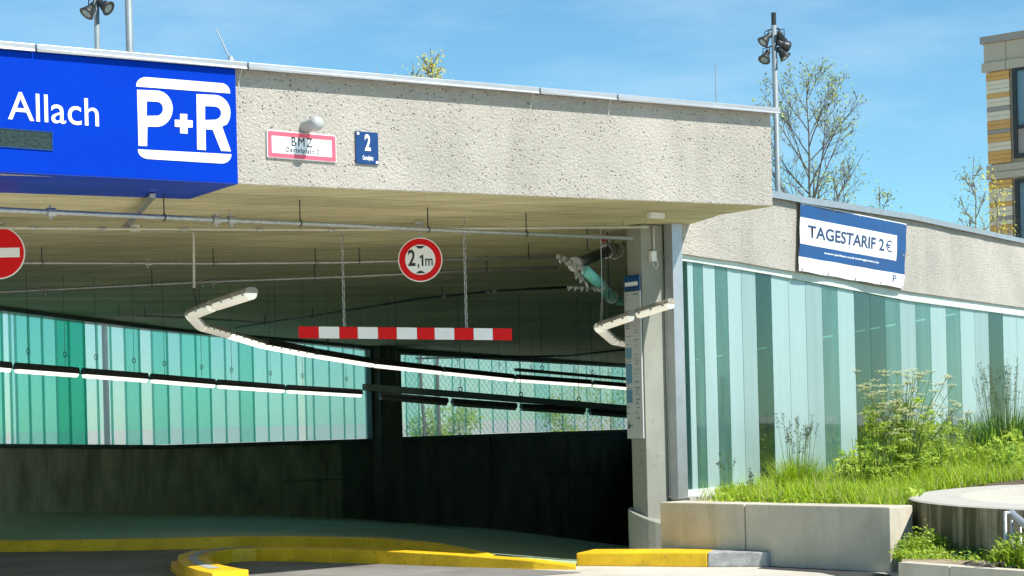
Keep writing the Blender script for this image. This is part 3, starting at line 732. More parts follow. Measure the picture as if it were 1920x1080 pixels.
# ------------------------------------------------------------------ kerbs
def kerb_from(inner, outer, h, name, mat, parent):
    mb = MB(); n = len(inner)
    for i in range(n-1):
        a, b = inner[i], inner[i+1]; c, d = outer[i], outer[i+1]
        ha, hb = h[i], h[i+1]
        A0, B0, C0, D0 = V(a.x, a.y, 0), V(b.x, b.y, 0), V(c.x, c.y, 0), V(d.x, d.y, 0)
        A1, B1, C1, D1 = A0+V(0, 0, ha), B0+V(0, 0, hb), C0+V(0, 0, ha), D0+V(0, 0, hb)
        mb.face([A0, B0, B1, A1]); mb.face([A1, B1, D1, C1]); mb.face([C1, D1, D0, C0])
        if i == 0: mb.face([A0, A1, C1, C0])
        if i == n-2: mb.face([B0, D0, D1, B1])
    return mb.build(name, mat, parent, bevel=0.008, merge=True)
kz = 0.14
k_in = [(1080, 1062, .03), (1000, 1052, .08), (860, 1041, .12), (700, 1032, kz), (560, 1029, kz), (480, 1028, kz), (435, 1030, kz), (405, 1036, kz), (391, 1044, kz), (394, 1050, kz), (408, 1057, kz), (435, 1063, kz), (466, 1068, kz)]
k_out = [(1080, 1057, .03), (1000, 1047, .08), (860, 1037, .12), (700, 1028, kz), (560, 1025, kz), (470, 1024.5, kz), (408, 1026.5, kz), (360, 1032, kz), (334, 1041, kz), (333, 1050, kz), (345, 1060, kz), (370, 1069, kz), (398, 1075, kz)]
I3 = [at_z(*p) for p in k_in]; O3 = [at_z(*p) for p in k_out]; HS = [p[2] for p in k_in]
kerb1 = thing('yellow_kerb', (I3[6].x, I3[6].y, 0), 'bright yellow kerb curling to a rounded nose inside the entrance', 'kerb')
kerb_from(I3, O3, HS, 'kerb_body', M['yellow'], kerb1)
mb = MB()
for i in range(5, 11):
    q = []
    for (P, Q) in ((I3[i], O3[i]), (I3[i+1], O3[i+1])):
        q.append((P.lerp(Q, 0.34), P.lerp(Q, 0.66)))
    up = V(0, 0, 0.004)
    mb.face([q[0][0]+up, q[1][0]+up, q[1][1]+up, q[0][1]+up])
mb.build('worn_strip', M['worn'], kerb1, merge=True)
# lower lip at the nose
lip = [at_z(322, 1052, .05), at_z(320, 1062, .05), at_z(333, 1072, .05), at_z(356, 1083, .05), at_z(400, 1096, .05)]
mb = MB(); mb.ribbon([(p.x, p.y) for p in lip], 0, 0.05, 0.5); mb.build('kerb_foot', M['yellow'], kerb1, bevel=0.006)
# rear kerb that edges the ramp
kp = [at_z(px, py, 0.0) for px, py in ((-700, 1013), (-300, 1018), (0, 1036), (180, 1034), (330, 1031), (450, 1028), (560, 1029), (700, 1033), (800, 1038), (900, 1045))]
mb = MB(); mb.ribbon([(p.x, p.y) for p in kp], 0.0, [.135]*8+[.10, .02], 0.22)
mb.origin = V(kp[2].x, kp[2].y, 0)
tag(mb.build('yellow_kerb', M['yellow'], bevel=0.01), 'long dull yellow kerb in shade along the green ramp', 'kerb')
# sunlit kerb at the column
q0 = at_z(1081, 1061, 0); q1 = at_z(1326, 1063.5, 0); q2 = at_z(1440, 1063, 0); q3 = at_z(1489, 1056, 0)
mb = MB(); mb.ribbon([(q0.x, q0.y), (q1.x, q1.y)], 0, [0.125, 0.14], 0.5); mb.origin = V(q0.x, q0.y, 0)
tag(mb.build('yellow_kerb', M['yellow'], bevel=0.012), 'short sunlit yellow kerb in front of the concrete column', 'kerb')
for a, b, lab in ((q1, q2, 'grey granite kerb stone butting against the sunlit yellow kerb'), (q2, q3, 'darker granite end stone where the kerb meets the planter wall')):
    d = (b-a).normalized()*0.006
    mb = MB(); mb.ribbon([(a.x+d.x, a.y+d.y), (b.x, b.y)], 0, 0.14, 0.45); mb.origin = V(a.x, a.y, 0)
    tag(mb.build('kerb_stone', M['granite'], bevel=0.014), lab, 'kerb stone', 'granite kerb stones')

# ------------------------------------------------------------------ blue sign
SG = Plane(BEAM.P + BEAM.n*0.06, BT)
sign = thing('entrance_sign', BEAM.pt(0, beam_bot(0)), 'large blue sign box reading Allach P+R wrapped round the beam', 'sign')
u1 = SG.uv(443, 200)[0]; zt0 = SG.uv(443, 129)[1]; zb0 = SG.uv(443, 343)[1]
mb = MB()
ul = U0+0.1
ztl = zt0 + (beam_top(ul)-beam_top(u1)); q0 = SG.uv(0, 321); zbl = zb0 + (q0[1]-zb0)*(ul-u1)/(q0[0]-u1)
P = SG.pt
mb.hexa([P(ul, zbl, 0), P(u1, zb0, 0), P(u1, zb0, -0.052), P(ul, zbl, -0.052), P(ul, ztl, 0), P(u1, zt0, 0), P(u1, zt0, -0.052), P(ul, ztl, -0.052)])
mb.build('face_panel', M['blue'], sign, bevel=0.004)
mb = MB()
mb.hexa([P(ul, zbl-0.006, -0.003), P(u1, zb0-0.006, -0.003), P(u1, zb0-0.026, -0.88), P(ul, min(zbl, beam_bot(ul))-0.026, -0.88), P(ul, zbl+0.02, -0.003), P(u1, zb0+0.016, -0.003), P(u1, zb0+0.016, -0.88), P(ul, zbl+0.02, -0.88)])
mb.build('underside_panel', M['blue_dark'], sign)
def uvs(pl, pts): return [pl.uv(x, y) for x, y in pts]
a0 = SG.uv(15, 228); a1 = SG.uv(184, 240)
text('lettering', 'Allach', SG, (SG.uv(15, 225)[0], SG.uv(15, 224)[1], SG.uv(185, 225)[0], SG.uv(62, 175)[1]), 0.003, M['white'], sign, bold=0.003)
def px3(pts): return [(x/3.0, y/3.0) for x, y in pts]
def bez_arc(cx, cy, rx, ry, a0, a1, n=10): return [(cx+rx*math.cos(R(lerp(a0, a1, i/n))), cy-ry*math.sin(R(lerp(a0, a1, i/n)))) for i in range(n+1)]
# logo outlines measured on the face (in thirds of a pixel)
topbar = [(765, 487)] + bez_arc(820, 480, 55, 46, 180, 90, 8) + [(1240, 468)] + bez_arc(1240, 522, 53, 54, 90, 0, 8)[1:] + [(1293, 526)]
botbar = [(775, 840), (1300, 868)] + bez_arc(1245, 872, 55, 48, 0, -90, 8) + [(840, 895)] + bez_arc(840, 845, 65, 50, -90, -180, 8)[1:]
Pout = [(770, 505), (880, 510)] + bez_arc(880, 612, 90, 102, 80, -85, 12) + [(828, 713), (826, 822), (778, 820)]
Pin = [(824, 570), (870, 572)] + bez_arc(880, 612, 36, 40, 80, -80, 8) + [(824, 652)]
Rout = [(1104, 530), (1200, 534)] + bez_arc(1203, 636, 92, 102, 85, -38, 10) + [(1248, 712), (1298, 852), (1243, 849), (1195, 730), (1155, 728), (1157, 845), (1108, 841)]
Rin = [(1152, 597), (1200, 599)] + bez_arc(1206, 637, 37, 37, 80, -80, 8) + [(1152, 676)]
plus = [(1012, 640), (1052, 642), (1052, 676), (1082, 678), (1082, 718), (1054, 717), (1054, 752), (1012, 750), (1012, 715), (982, 713), (982, 673), (1012, 675)]
for nm, loops in (('logo_bar', [topbar]), ('logo_bar', [botbar]), ('logo_letter', [Pout, Pin]), ('logo_letter', [Rout, Rin]), ('logo_plus', [plus])):
    shape(nm, [uvs(SG, px3(lp)) for lp in loops], SG, 0.003, M['white'], sign)
mb = MB(); d0 = SG.uv(-160, 244); d1 = SG.uv(97, 281)
mb.pbox(SG, d0[0], d1[1]-0.0, d1[0], SG.uv(97, 249)[1], -0.002, 0.004); dsp = mb.build('display', M['led'], sign)
mb = MB(); v0, v1 = d1[1], SG.uv(97, 249)[1]
for a, b, c, d in ((d0[0], v0-0.008, d1[0]+0.008, v0), (d0[0], v1, d1[0]+0.008, v1+0.008), (d1[0], v0, d1[0]+0.008, v1)): mb.pbox(SG, a, b, c, d, 0.0, 0.008)
mb.build('display_frame', M['navy'], dsp)

# ------------------------------------------------------------------ small signs on the beam
S1 = Plane(BEAM.P + BEAM.n*0.012, BT)
c00 = S1.uv(501, 298); c11 = S1.uv(629, 255)
vb, vt = S1.uv(565, 300)[1], S1.uv(565, 249)[1]
bmz = thing('fire_panel_sign', BEAM.pt(c00[0], vb), 'small white sign with pink border reading BMZ on the beam', 'sign')
mb = MB(); mb.pbox(S1, c00[0], vb, c11[0], vt, -0.01, 0.006); mb.build('sign_plate', M['white'], bmz, bevel=0.002)
e = 0.007; w_ = 0.033
fr = [(c00[0]+e, vb+e), (c11[0]-e, vb+e), (c11[0]-e, vt-e), (c00[0]+e, vt-e)]
fi = [(c00[0]+e+w_, vb+e+w_), (c11[0]-e-w_, vb+e+w_), (c11[0]-e-w_, vt-e-w_), (c00[0]+e+w_, vt-e-w_)]
shape('border', [fr, fi], S1, 0.009, M['pink'], bmz)
text('lettering', 'BMZ', S1, (S1.uv(546, 270)[0], S1.uv(565, 275)[1], S1.uv(585, 270)[0], S1.uv(565, 258.5)[1]), 0.009, M['black'], bmz, bold=-0.004, space=1.25)
text('lettering', 'Oertelplatz 2', S1, (S1.uv(535, 283)[0], S1.uv(565, 290)[1], S1.uv(597, 285)[0], S1.uv(565, 278)[1]), 0.009, M['black'], bmz, bold=0.0, space=1.25)
h0, h1 = S1.uv(667, 280)[0], S1.uv(709, 280)[0]; hb, ht = S1.uv(688, 308)[1], S1.uv(688, 247.5)[1]
hn = thing('house_number_sign', BEAM.pt(h0, hb), 'dark blue enamel house number plate with a white 2', 'sign')
mb = MB(); mb.pbox(S1, h0, hb, h1, ht, -0.01, 0.005); mb.build('enamel_plate', M['navy'], hn, bevel=0.004)
text('numeral', '2', S1, (S1.uv(683, 270)[0], S1.uv(688, 283)[1], S1.uv(694, 270)[0], S1.uv(688, 252)[1]), 0.008, M['white'], hn, bold=0.03)
text('lettering', 'Oertelplatz', S1, (S1.uv(679, 298)[0], S1.uv(688, 303)[1], S1.uv(699, 298)[0], S1.uv(688, 292)[1]), 0.008, M['white'], hn, bold=0.02)
for uu, vv in ((h0+0.02, ht-0.02), (h1-0.02, hb+0.02)):
    mb = MB(); mb.disc(S1.pt(uu, vv, 0), S1.t, S1.up, 0.012, 0.004, 0.012, 12); mb.build('screw', M['white'], hn)
# round beacon that throws a long shadow
cb = BEAM.hit(572, 238)
bea = MB(); bea.origin = cb
bea.lathe(cb, BEAM.n, [(0.0, -0.01), (0.048, -0.01), (0.050, 0.0), (0.050, 0.14), (0.056, 0.15), (0.060, 0.17), (0.058, 0.20), (0.048, 0.225), (0.025, 0.24), (0, 0.243)], 24)
tag(bea.build('alarm_beacon', M['beacon'], smooth=True), 'round pale metal beacon sticking out just above the pink sign', 'beacon')

# ------------------------------------------------------------------ road signs hanging from the ceiling
def round_sign(name, cx, cy, rpx, Z, label, kind):
    c = at(cx, cy, Z); r = rpx/FPX*Z
    pln = Plane(c, V(1, 0.05, 0)); s = thing(name, c, label, 'road sign')
    def disc(nm, rad, w0, w1, mt):
        mb = MB(); mb.disc(c + pln.n*w0, pln.t, pln.up, rad, 0, w1-w0, 56); return mb.build(nm, M[mt], s)
    disc('sign_back', r*1.0, -0.012, 0.0, 'white')
    disc('red_disc', r*0.955, 0.0005, 0.003, 'red')
    if kind == 'height':
        disc('white_disc', r*0.68, 0.0035, 0.005, 'white')
        text('numeral', '2', pln, (-0.55*r, -0.28*r, -0.22*r, 0.46*r), 0.0065, M['black'], s, bold=0.02)
        text('lettering', ',', pln, (-0.13*r, -0.40*r, -0.05*r, -0.20*r), 0.0065, M['black'], s, bold=0.01)
        shape('numeral', [[(0.06*r, -0.28*r), (0.14*r, -0.28*r), (0.14*r, 0.22*r), (0.08*r, 0.22*r), (-0.03*r, 0.13*r), (-0.03*r, 0.05*r), (0.06*r, 0.10*r)]], pln, 0.0065, M['black'], s)
        text('lettering', 'm', pln, (0.22*r, -0.28*r, 0.56*r, 0.05*r), 0.0065, M['black'], s, bold=0.012)
        for sg in (1, -1):
            shape('arrow_mark', [[(-0.23*r, sg*0.62*r), (0.23*r, sg*0.62*r), (0.06*r, sg*0.50*r), (-0.06*r, sg*0.50*r)][::sg]], pln, 0.0065, M['black'], s)
    else:
        mb = MB(); mb.pbox(pln, -0.80*r, -0.18*r, 0.80*r, 0.18*r, 0.003, 0.0055); mb.build('white_bar', M['white'], s)
    mb = MB(); top = CEIL(c.x, c.y)
    mb.tube([c + pln.n*-0.03 + V(0, 0, -r*0.6), V(c.x, c.y, 0) - pln.n*0.03 + V(0, 0, top)], 0.014, 8)
    mb.build('hanger', M['galv'], s)
    mb = MB(); mb.obox(V(c.x, c.y, top-0.012)-pln.n*0.03, (1, 0, 0), (0, 1, 0), (0, 0, 1), 0.045, 0.03, 0.012); mb.build('ceiling_plate', M['galv'], s)
    return s
round_sign('no_entry_sign', -3, 474, 49.5, 15.6, 'red no entry sign with white bar, cut by the left picture edge', 'no')
round_sign('height_limit_sign', 788, 487, 41.5, 17.3, 'round white and red height limit sign reading 2,1m', 'height')

# chain helper
def chain(mb, a, b, link=0.05, r=0.0035):
    a = Vector(a); b = Vector(b); d = (b-a); n = max(1, int(d.length/(link*0.8))); t = d.normalized(); s1 = t.orthogonal().normalized(); s2 = t.cross(s1)
    for i in range(n):
        c = a + d*((i+0.5)/n); s = s1 if i % 2 else s2; hl = link*0.5; hw = link*0.2
        pts = [c+t*hl-s*hw*0.6, c+t*hl+s*hw*0.6, c+t*hl*0.6+s*hw, c-t*hl*0.6+s*hw, c-t*hl+s*hw*0.6, c-t*hl-s*hw*0.6, c-t*hl*0.6-s*hw, c+t*hl*0.6-s*hw, c+t*hl-s*hw*0.6]
        mb.tube(pts, r, 4, caps=False)
# height bar
hb0 = at(560, 623, 17.2); hb1 = at(960, 627, 17.2)
HP = Plane(hb0, hb1-hb0); hl = (hb1-hb0).length; hh = 22/FPX*17.2/2
bar = thing('height_bar', (hb0+hb1)/2, 'red and white striped height barrier bar hanging on two chains', 'height bar')
xs = [560, 598, 636.5, 671, 709, 744, 782, 815, 852, 888, 924, 960]
for i in range(11):
    a = (xs[i]-560)/400*hl; b = (xs[i+1]-560)/400*hl
    mb = MB(); mb.obox(HP.pt((a+b)/2, 0, 0), HP.t, HP.n, HP.up, (b-a)/2-0.0006, 0.02, hh)
    mb.build('bar_segment', M['red'] if i % 2 == 0 else M['white'], bar, bevel=0.004)
for px, py in ((646, 442), (875, 470)):
    u = (px-560)/400*hl; p = HP.pt(u, hh, 0)
    mb = MB(); chain(mb, p, V(p.x, p.y, CEIL(p.x, p.y)), 0.06, 0.005); mb.build('chain', M['galv'], bar)

# ------------------------------------------------------------------ tube lights
def luminaire(a, b, label, group, mats, size=0.10, detail=True, hang=True, rings=False):
    a = Vector(a); b = Vector(b); c = (a+b)/2; t = (b-a).normalized(); sd = t.cross(V(0, 0, 1)).normalized(); up = sd.cross(t).normalized()
    L_ = (b-a).length/2 - 0.05
    s = thing('tube_light', c, label, 'tube light', group)
    def sect(prof, L0, L1):
        mb = MB(); n = len(prof)
        A = [c + t*L0 + sd*(x*size) + up*(y*size) for x, y in prof]; B = [c + t*L1 + sd*(x*size) + up*(y*size) for x, y in prof]
        mb.face(A); mb.face(list(reversed(B)))
        for i in range(n): j = (i+1) % n; mb.face([A[i], A[j], B[j], B[i]])
        return mb
    hs = [(-0.50, 0.0), (-0.50, 0.18), (-0.40, 0.34), (-0.22, 0.44), (0.22, 0.44), (0.40, 0.34), (0.50, 0.18), (0.50, 0.0)]
    df = [(-0.47, -0.002), (0.47, -0.002), (0.47, -0.16), (0.38, -0.36), (0.20, -0.48), (-0.20, -0.48), (-0.38, -0.36), (-0.47, -0.16)]
    if mats[0] == 'housing_dark': hs = [(x_, y_*2.0) for x_, y_ in hs]
    sect(hs, -L_, L_).build('housing', M[mats[0]], s)
    sect(df, -L_+0.02, L_-0.02).build('diffuser', M[mats[1]], s)
    if detail:
        mb = MB(); k = max(3, int(L_*2/0.26))
        for i in range(k):
            q = c + t*lerp(-L_+0.08, L_-0.08, i/(k-1))
            for sgn in (-1, 1): mb.obox(q + sd*sgn*(0.52*size) + up*0.02*size, t, sd, up, 0.012, 0.006, 0.2*size)
        mb.build('clip', M['galv'], s)
    if hang:
        for f in (-0.6, 0.6):
            mb = MB()
            q = c + t*L_*f + up*0.44*size; top = V(q.x, q.y, CEIL(q.x, q.y))
            if rings:
                mb.ring(q + V(0, 0, 0.18), t, V(0, 0, 1), 0.03, 0.005, 10, 4)
            mb.tube([q, top], 0.003, 4)
            mb.build('suspension_wire', M['dark_metal'], s)
    return s
ordn = ['first', 'second', 'third', 'fourth', 'fifth', 'sixth', 'seventh', 'eighth', 'ninth', 'tenth']
# upper row
up_pts = [(475, 548, 15.3), (401, 572, 16.5), (357, 590, 17.5), (376, 611, 19.2), (428, 626, 20.8), (496, 647, 22.3), (590, 665, 24), (700, 683, 26), (828, 697, 28), (965, 711, 29.5), (1110, 721, 31), (1250, 733, 32.5)]
UP = [at(*p) for p in up_pts]
sz = [0.115, 0.115, 0.11, 0.11, 0.11, 0.105, 0.10, 0.10, 0.095, 0.095, 0.09]
for i in range(len(UP)-1):
    lab = 'lit tube light, %s from the near end of the upper bent row' % (ordn[i] if i < 10 else 'eleventh')
    if i == 0: lab = 'nearest dusty tube light pointing up at the start of the upper row'
    if i == 2: lab = 'short tube light piece at the sharp bend of the upper row'
    luminaire(UP[i], UP[i+1], lab, 'tube lights of the upper row', ('housing' if i < 5 else 'housing_dark', 'diff_dim' if i < 4 else 'diff_on'), sz[i], detail=i < 6, hang=(i > 4), rings=i > 5)
# lower row
lo_x = [-110, 24, 150, 280, 405, 535, 680]; lo_y = [680, 692, 701.5, 711.5, 722, 731.5, 740]; lo_z = [19, 20, 21, 22, 23.2, 24.5, 26]
LO = [at(*p) for p in zip(lo_x, lo_y, lo_z)]
for i in range(len(LO)-1):
    luminaire(LO[i], LO[i+1], 'lit tube light, %s from the left picture edge in the lower row' % ordn[i], 'tube lights of the lower row', ('housing_dark', 'diff_on'), 0.088, detail=False, rings=True)
# dark row with its trunking
dk = [(706, 744, 27.0), (843, 756, 27.8), (972, 765, 28.6), (1100, 773, 29.4), (1235, 784, 30.2)]
DK = [at(*p) for p in dk]
for i in range(len(DK)-1):
    luminaire(DK[i], DK[i+1], 'dark unlit tube light, %s from the black pier in the lowest row' % ordn[i], 'unlit tube lights', ('housing_dark', 'diff_off'), 0.09, detail=False, hang=False)
def rail(name, pts, w, h, mat, label, cat, hang=None):
    pts = [Vector(p) for p in pts]; s = thing(name, pts[0], label, cat); mb = MB()
    for a, b in zip(pts[:-1], pts[1:]):
        t = (b-a).normalized(); sd = t.cross(V(0, 0, 1)).normalized(); up = sd.cross(t)
        mb.obox((a+b)/2, t, sd, up, (b-a).length/2+0.01, w/2, h/2)
    mb.build('rail', mat, s)
    if hang:
        for i in range(hang):
            mb = MB(); q = pts[0].lerp(pts[-1], (i+0.5)/hang); mb.ring(q+V(0, 0, h/2+0.04), (pts[-1]-pts[0]).normalized(), V(0, 0, 1), 0.035, 0.009, 10, 4)
            mb.tube([q+V(0, 0, h/2+0.08), V(q.x, q.y, CEIL(q.x, q.y))], 0.006, 4)
            mb.build('hook', M['dark_metal'], s)
    return s
rail('cable_trunking', [at(683, 726, 26.9), at(890, 742, 28.2), at(1240, 771, 30.1)], 0.08, 0.10, M['green_frame'], 'dark green cable trunking carrying the unlit tube lights', 'trunking', 5)
rail('cable_trunking', [at(968, 693, 29.4), at(1240, 716, 32.3)], 0.08, 0.05, M['green_frame'], 'short grey-green trunking above the far end of the upper row', 'trunking', 3)
# bent row beside the column
RL = [at(1266, 566, 17.4), at(1190, 590, 17.9), at(1122, 613, 18.4), at(1150, 638, 20.0), at(1200, 648, 22)]
rlab = ['beige clipped tube light reaching across the info board to the post', 'beige clipped tube light left of the info board', 'short white tube light piece at the bend left of the column', 'white tube light disappearing behind the info board']
for i in range(4):
    luminaire(RL[i], RL[i+1], rlab[i], 'tube lights beside the column', ('housing' if i < 2 else 'housing_white', 'diff_dim'), 0.105, detail=True, hang=(i == 1))

# ------------------------------------------------------------------ pipes under the ceiling
def pipe(pp, drop, r, mat, label, clamps=(), hangers=(), name='pipe', cat='pipe'):
    pts = [at_ceil(x, y, drop) for x, y in pp]
    s = thing(name, pts[0], label, cat); mb = MB(); mb.tube(pts, r, 10); mb.build('tube', mat, s, smooth=True)
    def on(px):
        for (a, b), (pa, pb) in zip(zip(pp[:-1], pp[1:]), zip(pts[:-1], pts[1:])):
            if a[0] <= px <= b[0]: return pa.lerp(pb, (px-a[0])/(b[0]-a[0])), (pb-pa).normalized()
        return pts[-1], (pts[-1]-pts[-2]).normalized()
    for px in clamps:
        q, t = on(px); mb = MB(); mb.tube([q-t*0.035, q+t*0.035], r*1.7, 10)
        for sg in (1, -1): mb.tube([q+V(0, 0, sg*r*1.2)-t*0.0, q+V(0, 0, sg*r*2.6)], r*0.5, 6)
        mb.build('clamp', M['galv'], s)
    for px in hangers:
        q, t = on(px); mb = MB(); mb.tube([q, V(q.x, q.y, CEIL(q.x, q.y))], 0.006, 5); mb.ring(q, V(0, 0, 1), t.cross(V(0, 0, 1)).normalized(), r*1.25, 0.005, 12, 4); mb.build('hanger', M['dark_metal'], s)
    return s
pipe([(-200, 384), (95, 398), (405, 412), (640, 422), (860, 433), (1185, 447)], 0.20, 0.021, M['galv'], 'thick galvanised sprinkler pipe nearest the beam', (95, 405, 432), (303, 560, 800, 980))
pipe([(-200, 425), (200, 429), (640, 431), (900, 428), (1215, 426)], 0.10, 0.012, M['pvc'], 'thin straight pale conduit rail behind the thick pipe', (58, 190, 338, 480, 620, 760), ())
pipe([(-200, 491), (45, 493), (400, 494), (640, 492), (1045, 481)], 0.16, 0.020, M['galv'], 'middle sprinkler pipe passing behind the height limit sign', (272,), (77, 400, 590, 673, 990))
pipe([(-200, 556), (0, 548), (380, 529), (640, 519), (1045, 501)], 0.18, 0.022, M['galv'], 'lower sprinkler pipe running just under the middle one', (85, 380, 400), (285, 590, 912))
pipe([(440, 615), (640, 584), (780, 561), (920, 546), (1068, 538)], 0.16, 0.018, M['dark_metal'], 'dark pipe rising to the right toward the valve fittings', (835, 917, 927), (500, 590, 830))
pipe([(222, 590), (355, 596), (500, 605), (600, 590)], 0.14, 0.014, M['galv'], 'thin pipe deep inside, passing behind the bend of lights', (), (223, 270, 500))
pipe([(780, 672), (1000, 668), (1060, 667), (1185, 654)], 0.12, 0.03, M['dark_metal'], 'farthest dark pipe just above the mesh covered window', (1040,), ())
# diagonal mounting rail
a = at_ceil(286, 367, 0.04); b = at_ceil(233, 428, 0.05)
rail('mounting_rail', [a, b], 0.045, 0.035, M['galv'], 'short diagonal steel mounting rail on the ceiling', 'mounting rail')
jb = at_ceil(254, 428, 0.09); mb = MB(); mb.obox(jb, (1, 0, 0), (0, 1, 0), (0, 0, 1), 0.045, 0.03, 0.03); mb.origin = jb
tag(mb.build('junction_box', M['pvc'], bevel=0.004), 'small pale junction box on the thin conduit rail', 'junction box')
# drop conduit feeding the near lamp
s = thing('drop_conduit', at(363, 437, 17.2), 'vertical pale conduit dropping from the rail to the lamp bend', 'conduit')
mb = MB(); mb.tube([at_ceil(358, 432, 0.02).lerp(at(362, 432, 17.2), 1.0), at(363, 440, 17.2), at(364, 540, 17.2)], 0.013, 8); mb.build('tube', M['pvc'], s, smooth=True)
mb = MB(); mb.tube([at(364, 540, 17.2), at(363, 550, 17.2), at(367, 560, 17.25), at(369, 575, 17.3), at(368, 586, 17.35)], 0.008, 6); mb.build('cable', M['dark_metal'], s, smooth=True)
for i, (px, py) in enumerate(((283, 492), (270, 488))):
    pass
# small ceiling bolts and rods
rods = [(77, 470), (611, 400), (395, 470), (415, 450), (454, 385), (575, 470), (1130, 500)]

# ------------------------------------------------------------------ valve set near the column
v1 = at(1082, 494, 18.6); v2 = at(1142, 470, 19.6)
s = thing('valve_pipe', v1, 'dark thick pipe rising to a flanged valve left of the column', 'pipe')
mb = MB(); mb.tube([v1, v2], 0.058, 16); mb.build('tube', M['dark_metal'], s, smooth=True)
t = (v2-v1).normalized(); ax = t.orthogonal().normalized(); ay = t.cross(ax)
for f, rr in ((-0.06, 0.08), (0.0, 0.075), (0.93, 0.08), (1.0, 0.085)):
    mb = MB(); mb.disc(v1.lerp(v2, f), ax, ay, rr, -0.015, 0.015, 20); mb.build('flange', M['galv'], s)
s = thing('valve', v2, 'galvanised valve with handwheel and bent fittings below the ceiling', 'valve')
mb = MB(); mb.lathe(v2, t, [(0, 0), (0.06, 0.0), (0.075, 0.06), (0.07, 0.13), (0.05, 0.17), (0.05, 0.25), (0, 0.25)], 16); mb.build('valve_body', M['galv'], s, smooth=True)
mb = MB(); wc = v2 + t*0.1 + V(0.08, 0, 0.06); mb.ring(wc, V(1, 0, 0), V(0, 0.4, 0.9).normalized(), 0.075, 0.009, 20, 6)
for an in range(4): aa = an*math.pi/2; mb.tube([wc, wc + V(math.cos(aa), 0.4*math.sin(aa), 0.9*math.sin(aa))*0.075], 0.005, 5)
mb.build('handwheel', M['galv'], s, smooth=True)
mb = MB(); mb.disc(v2+t*0.02+V(-0.06, -0.05, 0.12), V(1, 0, 0), V(0, 0, 1), 0.028, -0.01, 0.01, 16); mb.build('gauge', M['red'], s)
mb = MB(); mb.tube([v2+V(0.02, 0, 0), v2+V(0.01, 0, 0.15), V(v2.x+0.01, v2.y, CEIL(v2.x, v2.y))], 0.012, 6)
mb.tube([v2+V(0.0, -0.03, -0.05), v2+V(0.06, -0.03, -0.1), v2+V(0.14, -0.03, -0.06), v2+V(0.17, -0.03, 0.02), v2+V(0.15, -0.02, 0.09)], 0.014, 8); mb.build('bent_tube', M['galv'], s, smooth=True)
tp = [at(1098, 508, 18.4), at(1120, 528, 18.9), at(1152, 562, 19.7), at(1168, 566, 20.3), at(1215, 574, 21.5)]
s = thing('teal_pipe', tp[0], 'teal green drain pipe sloping down behind the info board', 'pipe')
mb = MB(); mb.tube(tp[:3], [0.058, 0.06, 0.055], 16); mb.build('tube', M['teal'], s, smooth=True)
mb = MB(); mb.tube(tp[2:], [0.05, 0.045, 0.045], 12); mb.build('tube', M['teal'], s, smooth=True)
for f, k in ((0.5, 1), (0.92, 1)):
    q = tp[0].lerp(tp[2], f); tt = (tp[2]-tp[0]).normalized(); a_ = tt.orthogonal().normalized(); mb = MB(); mb.disc(q, a_, tt.cross(a_), 0.072, -0.02, 0.02, 18); mb.build('collar', M['galv'], s)
s = thing('pipe_fittings', at(1060, 487, 18.3), 'cluster of galvanised couplings where the sprinkler pipes end', 'fittings')
random.seed(5)
def fit_run(p0, p1, n, r):
    for i in range(n):
        q = at(*p0).lerp(at(*p1), i/(n-1)); tt = (at(*p1)-at(*p0)).normalized()
        mb = MB(); k = random.uniform(0.7, 1.25)
        mb.tube([q-tt*0.022, q+tt*0.022], r*k, 10); mb.tube([q, q+V(random.uniform(-.5, .5), 0, -1).normalized()*r*2.2], r*0.45, 6)
        mb.build('coupling', M['galv'], s, smooth=False)
fit_run((1048, 482, 18.4), (1090, 503, 18.3), 5, 0.030)
fit_run((1068, 539, 18.6), (1124, 541, 18.9), 6, 0.017)
fit_run((1082, 514, 18.3), (1098, 530, 18.5), 3, 0.024)
mb = MB(); chain(mb, at(1129, 560, 18.6), at(1127, 606, 18.3), 0.06, 0.005); mb.tube([at(1129, 560, 18.6), V(at(1129, 560, 18.6).x, 18.6, CEIL(1, 0))], 0.005, 5)
mb.origin = at(1129, 560, 18.6)
tag(mb.build('suspension_chain', M['galv']), 'thin chain holding the bent lamp beside the teal pipe', 'chain')
# hanging wires
for i, (px, y0, y1, Z, lab) in enumerate(((1142, 398, 560, 19.2, 'thin dark hanging rod left of the column behind the teal pipe'), (1102, 440, 470, 18.5, 'short hanging rod above the valve pipe'))):
    mb = MB(); p = at(px, y1, Z); mb.tube([p, V(p.x, p.y, CEIL(p.x, p.y))], 0.007, 5); mb.origin = p
    tag(mb.build('hanging_rod', M['dark_metal']), lab, 'rod')

# ------------------------------------------------------------------ on the column
CLp = Plane(CF.pt(0, 0, -0.24), BEAM.n)       # left side face, u from the rear edge (0) to the front corner (0.24)
ibz0 = at(1200, 822, 18.6).z; ibz1 = at(1200, 517, 18.6).z
info = thing('info_board', CLp.pt(0.1, ibz0), 'tall narrow info board with dark blue header on the column', 'info board')
zb_, zt_ = ibz0, ibz1
mb = MB(); mb.pbox(CLp, -0.03, zb_, 0.232, zt_-0.16, 0.012, 0.03); mb.build('board_panel', M['board_dark'], info, bevel=0.003)
mb = MB(); mb.pbox(CLp, -0.03, zt_-0.158, 0.232, zt_+0.01, 0.012, 0.032); mb.build('header_panel', M['navy'], info, bevel=0.003)
mb = MB(); mb.pbox(CLp, -0.005, zt_-0.092, 0.205, zt_-0.065, 0.032, 0.034)
for i in range(9): u = 0.0+i*0.023; mb.pbox(CLp, u, zt_-0.105, u+0.016, zt_-0.06, 0.0325, 0.0345)
mb.build('header_print', M['white'], info)
mb = MB(); random.seed(11)
z = zt_-0.2
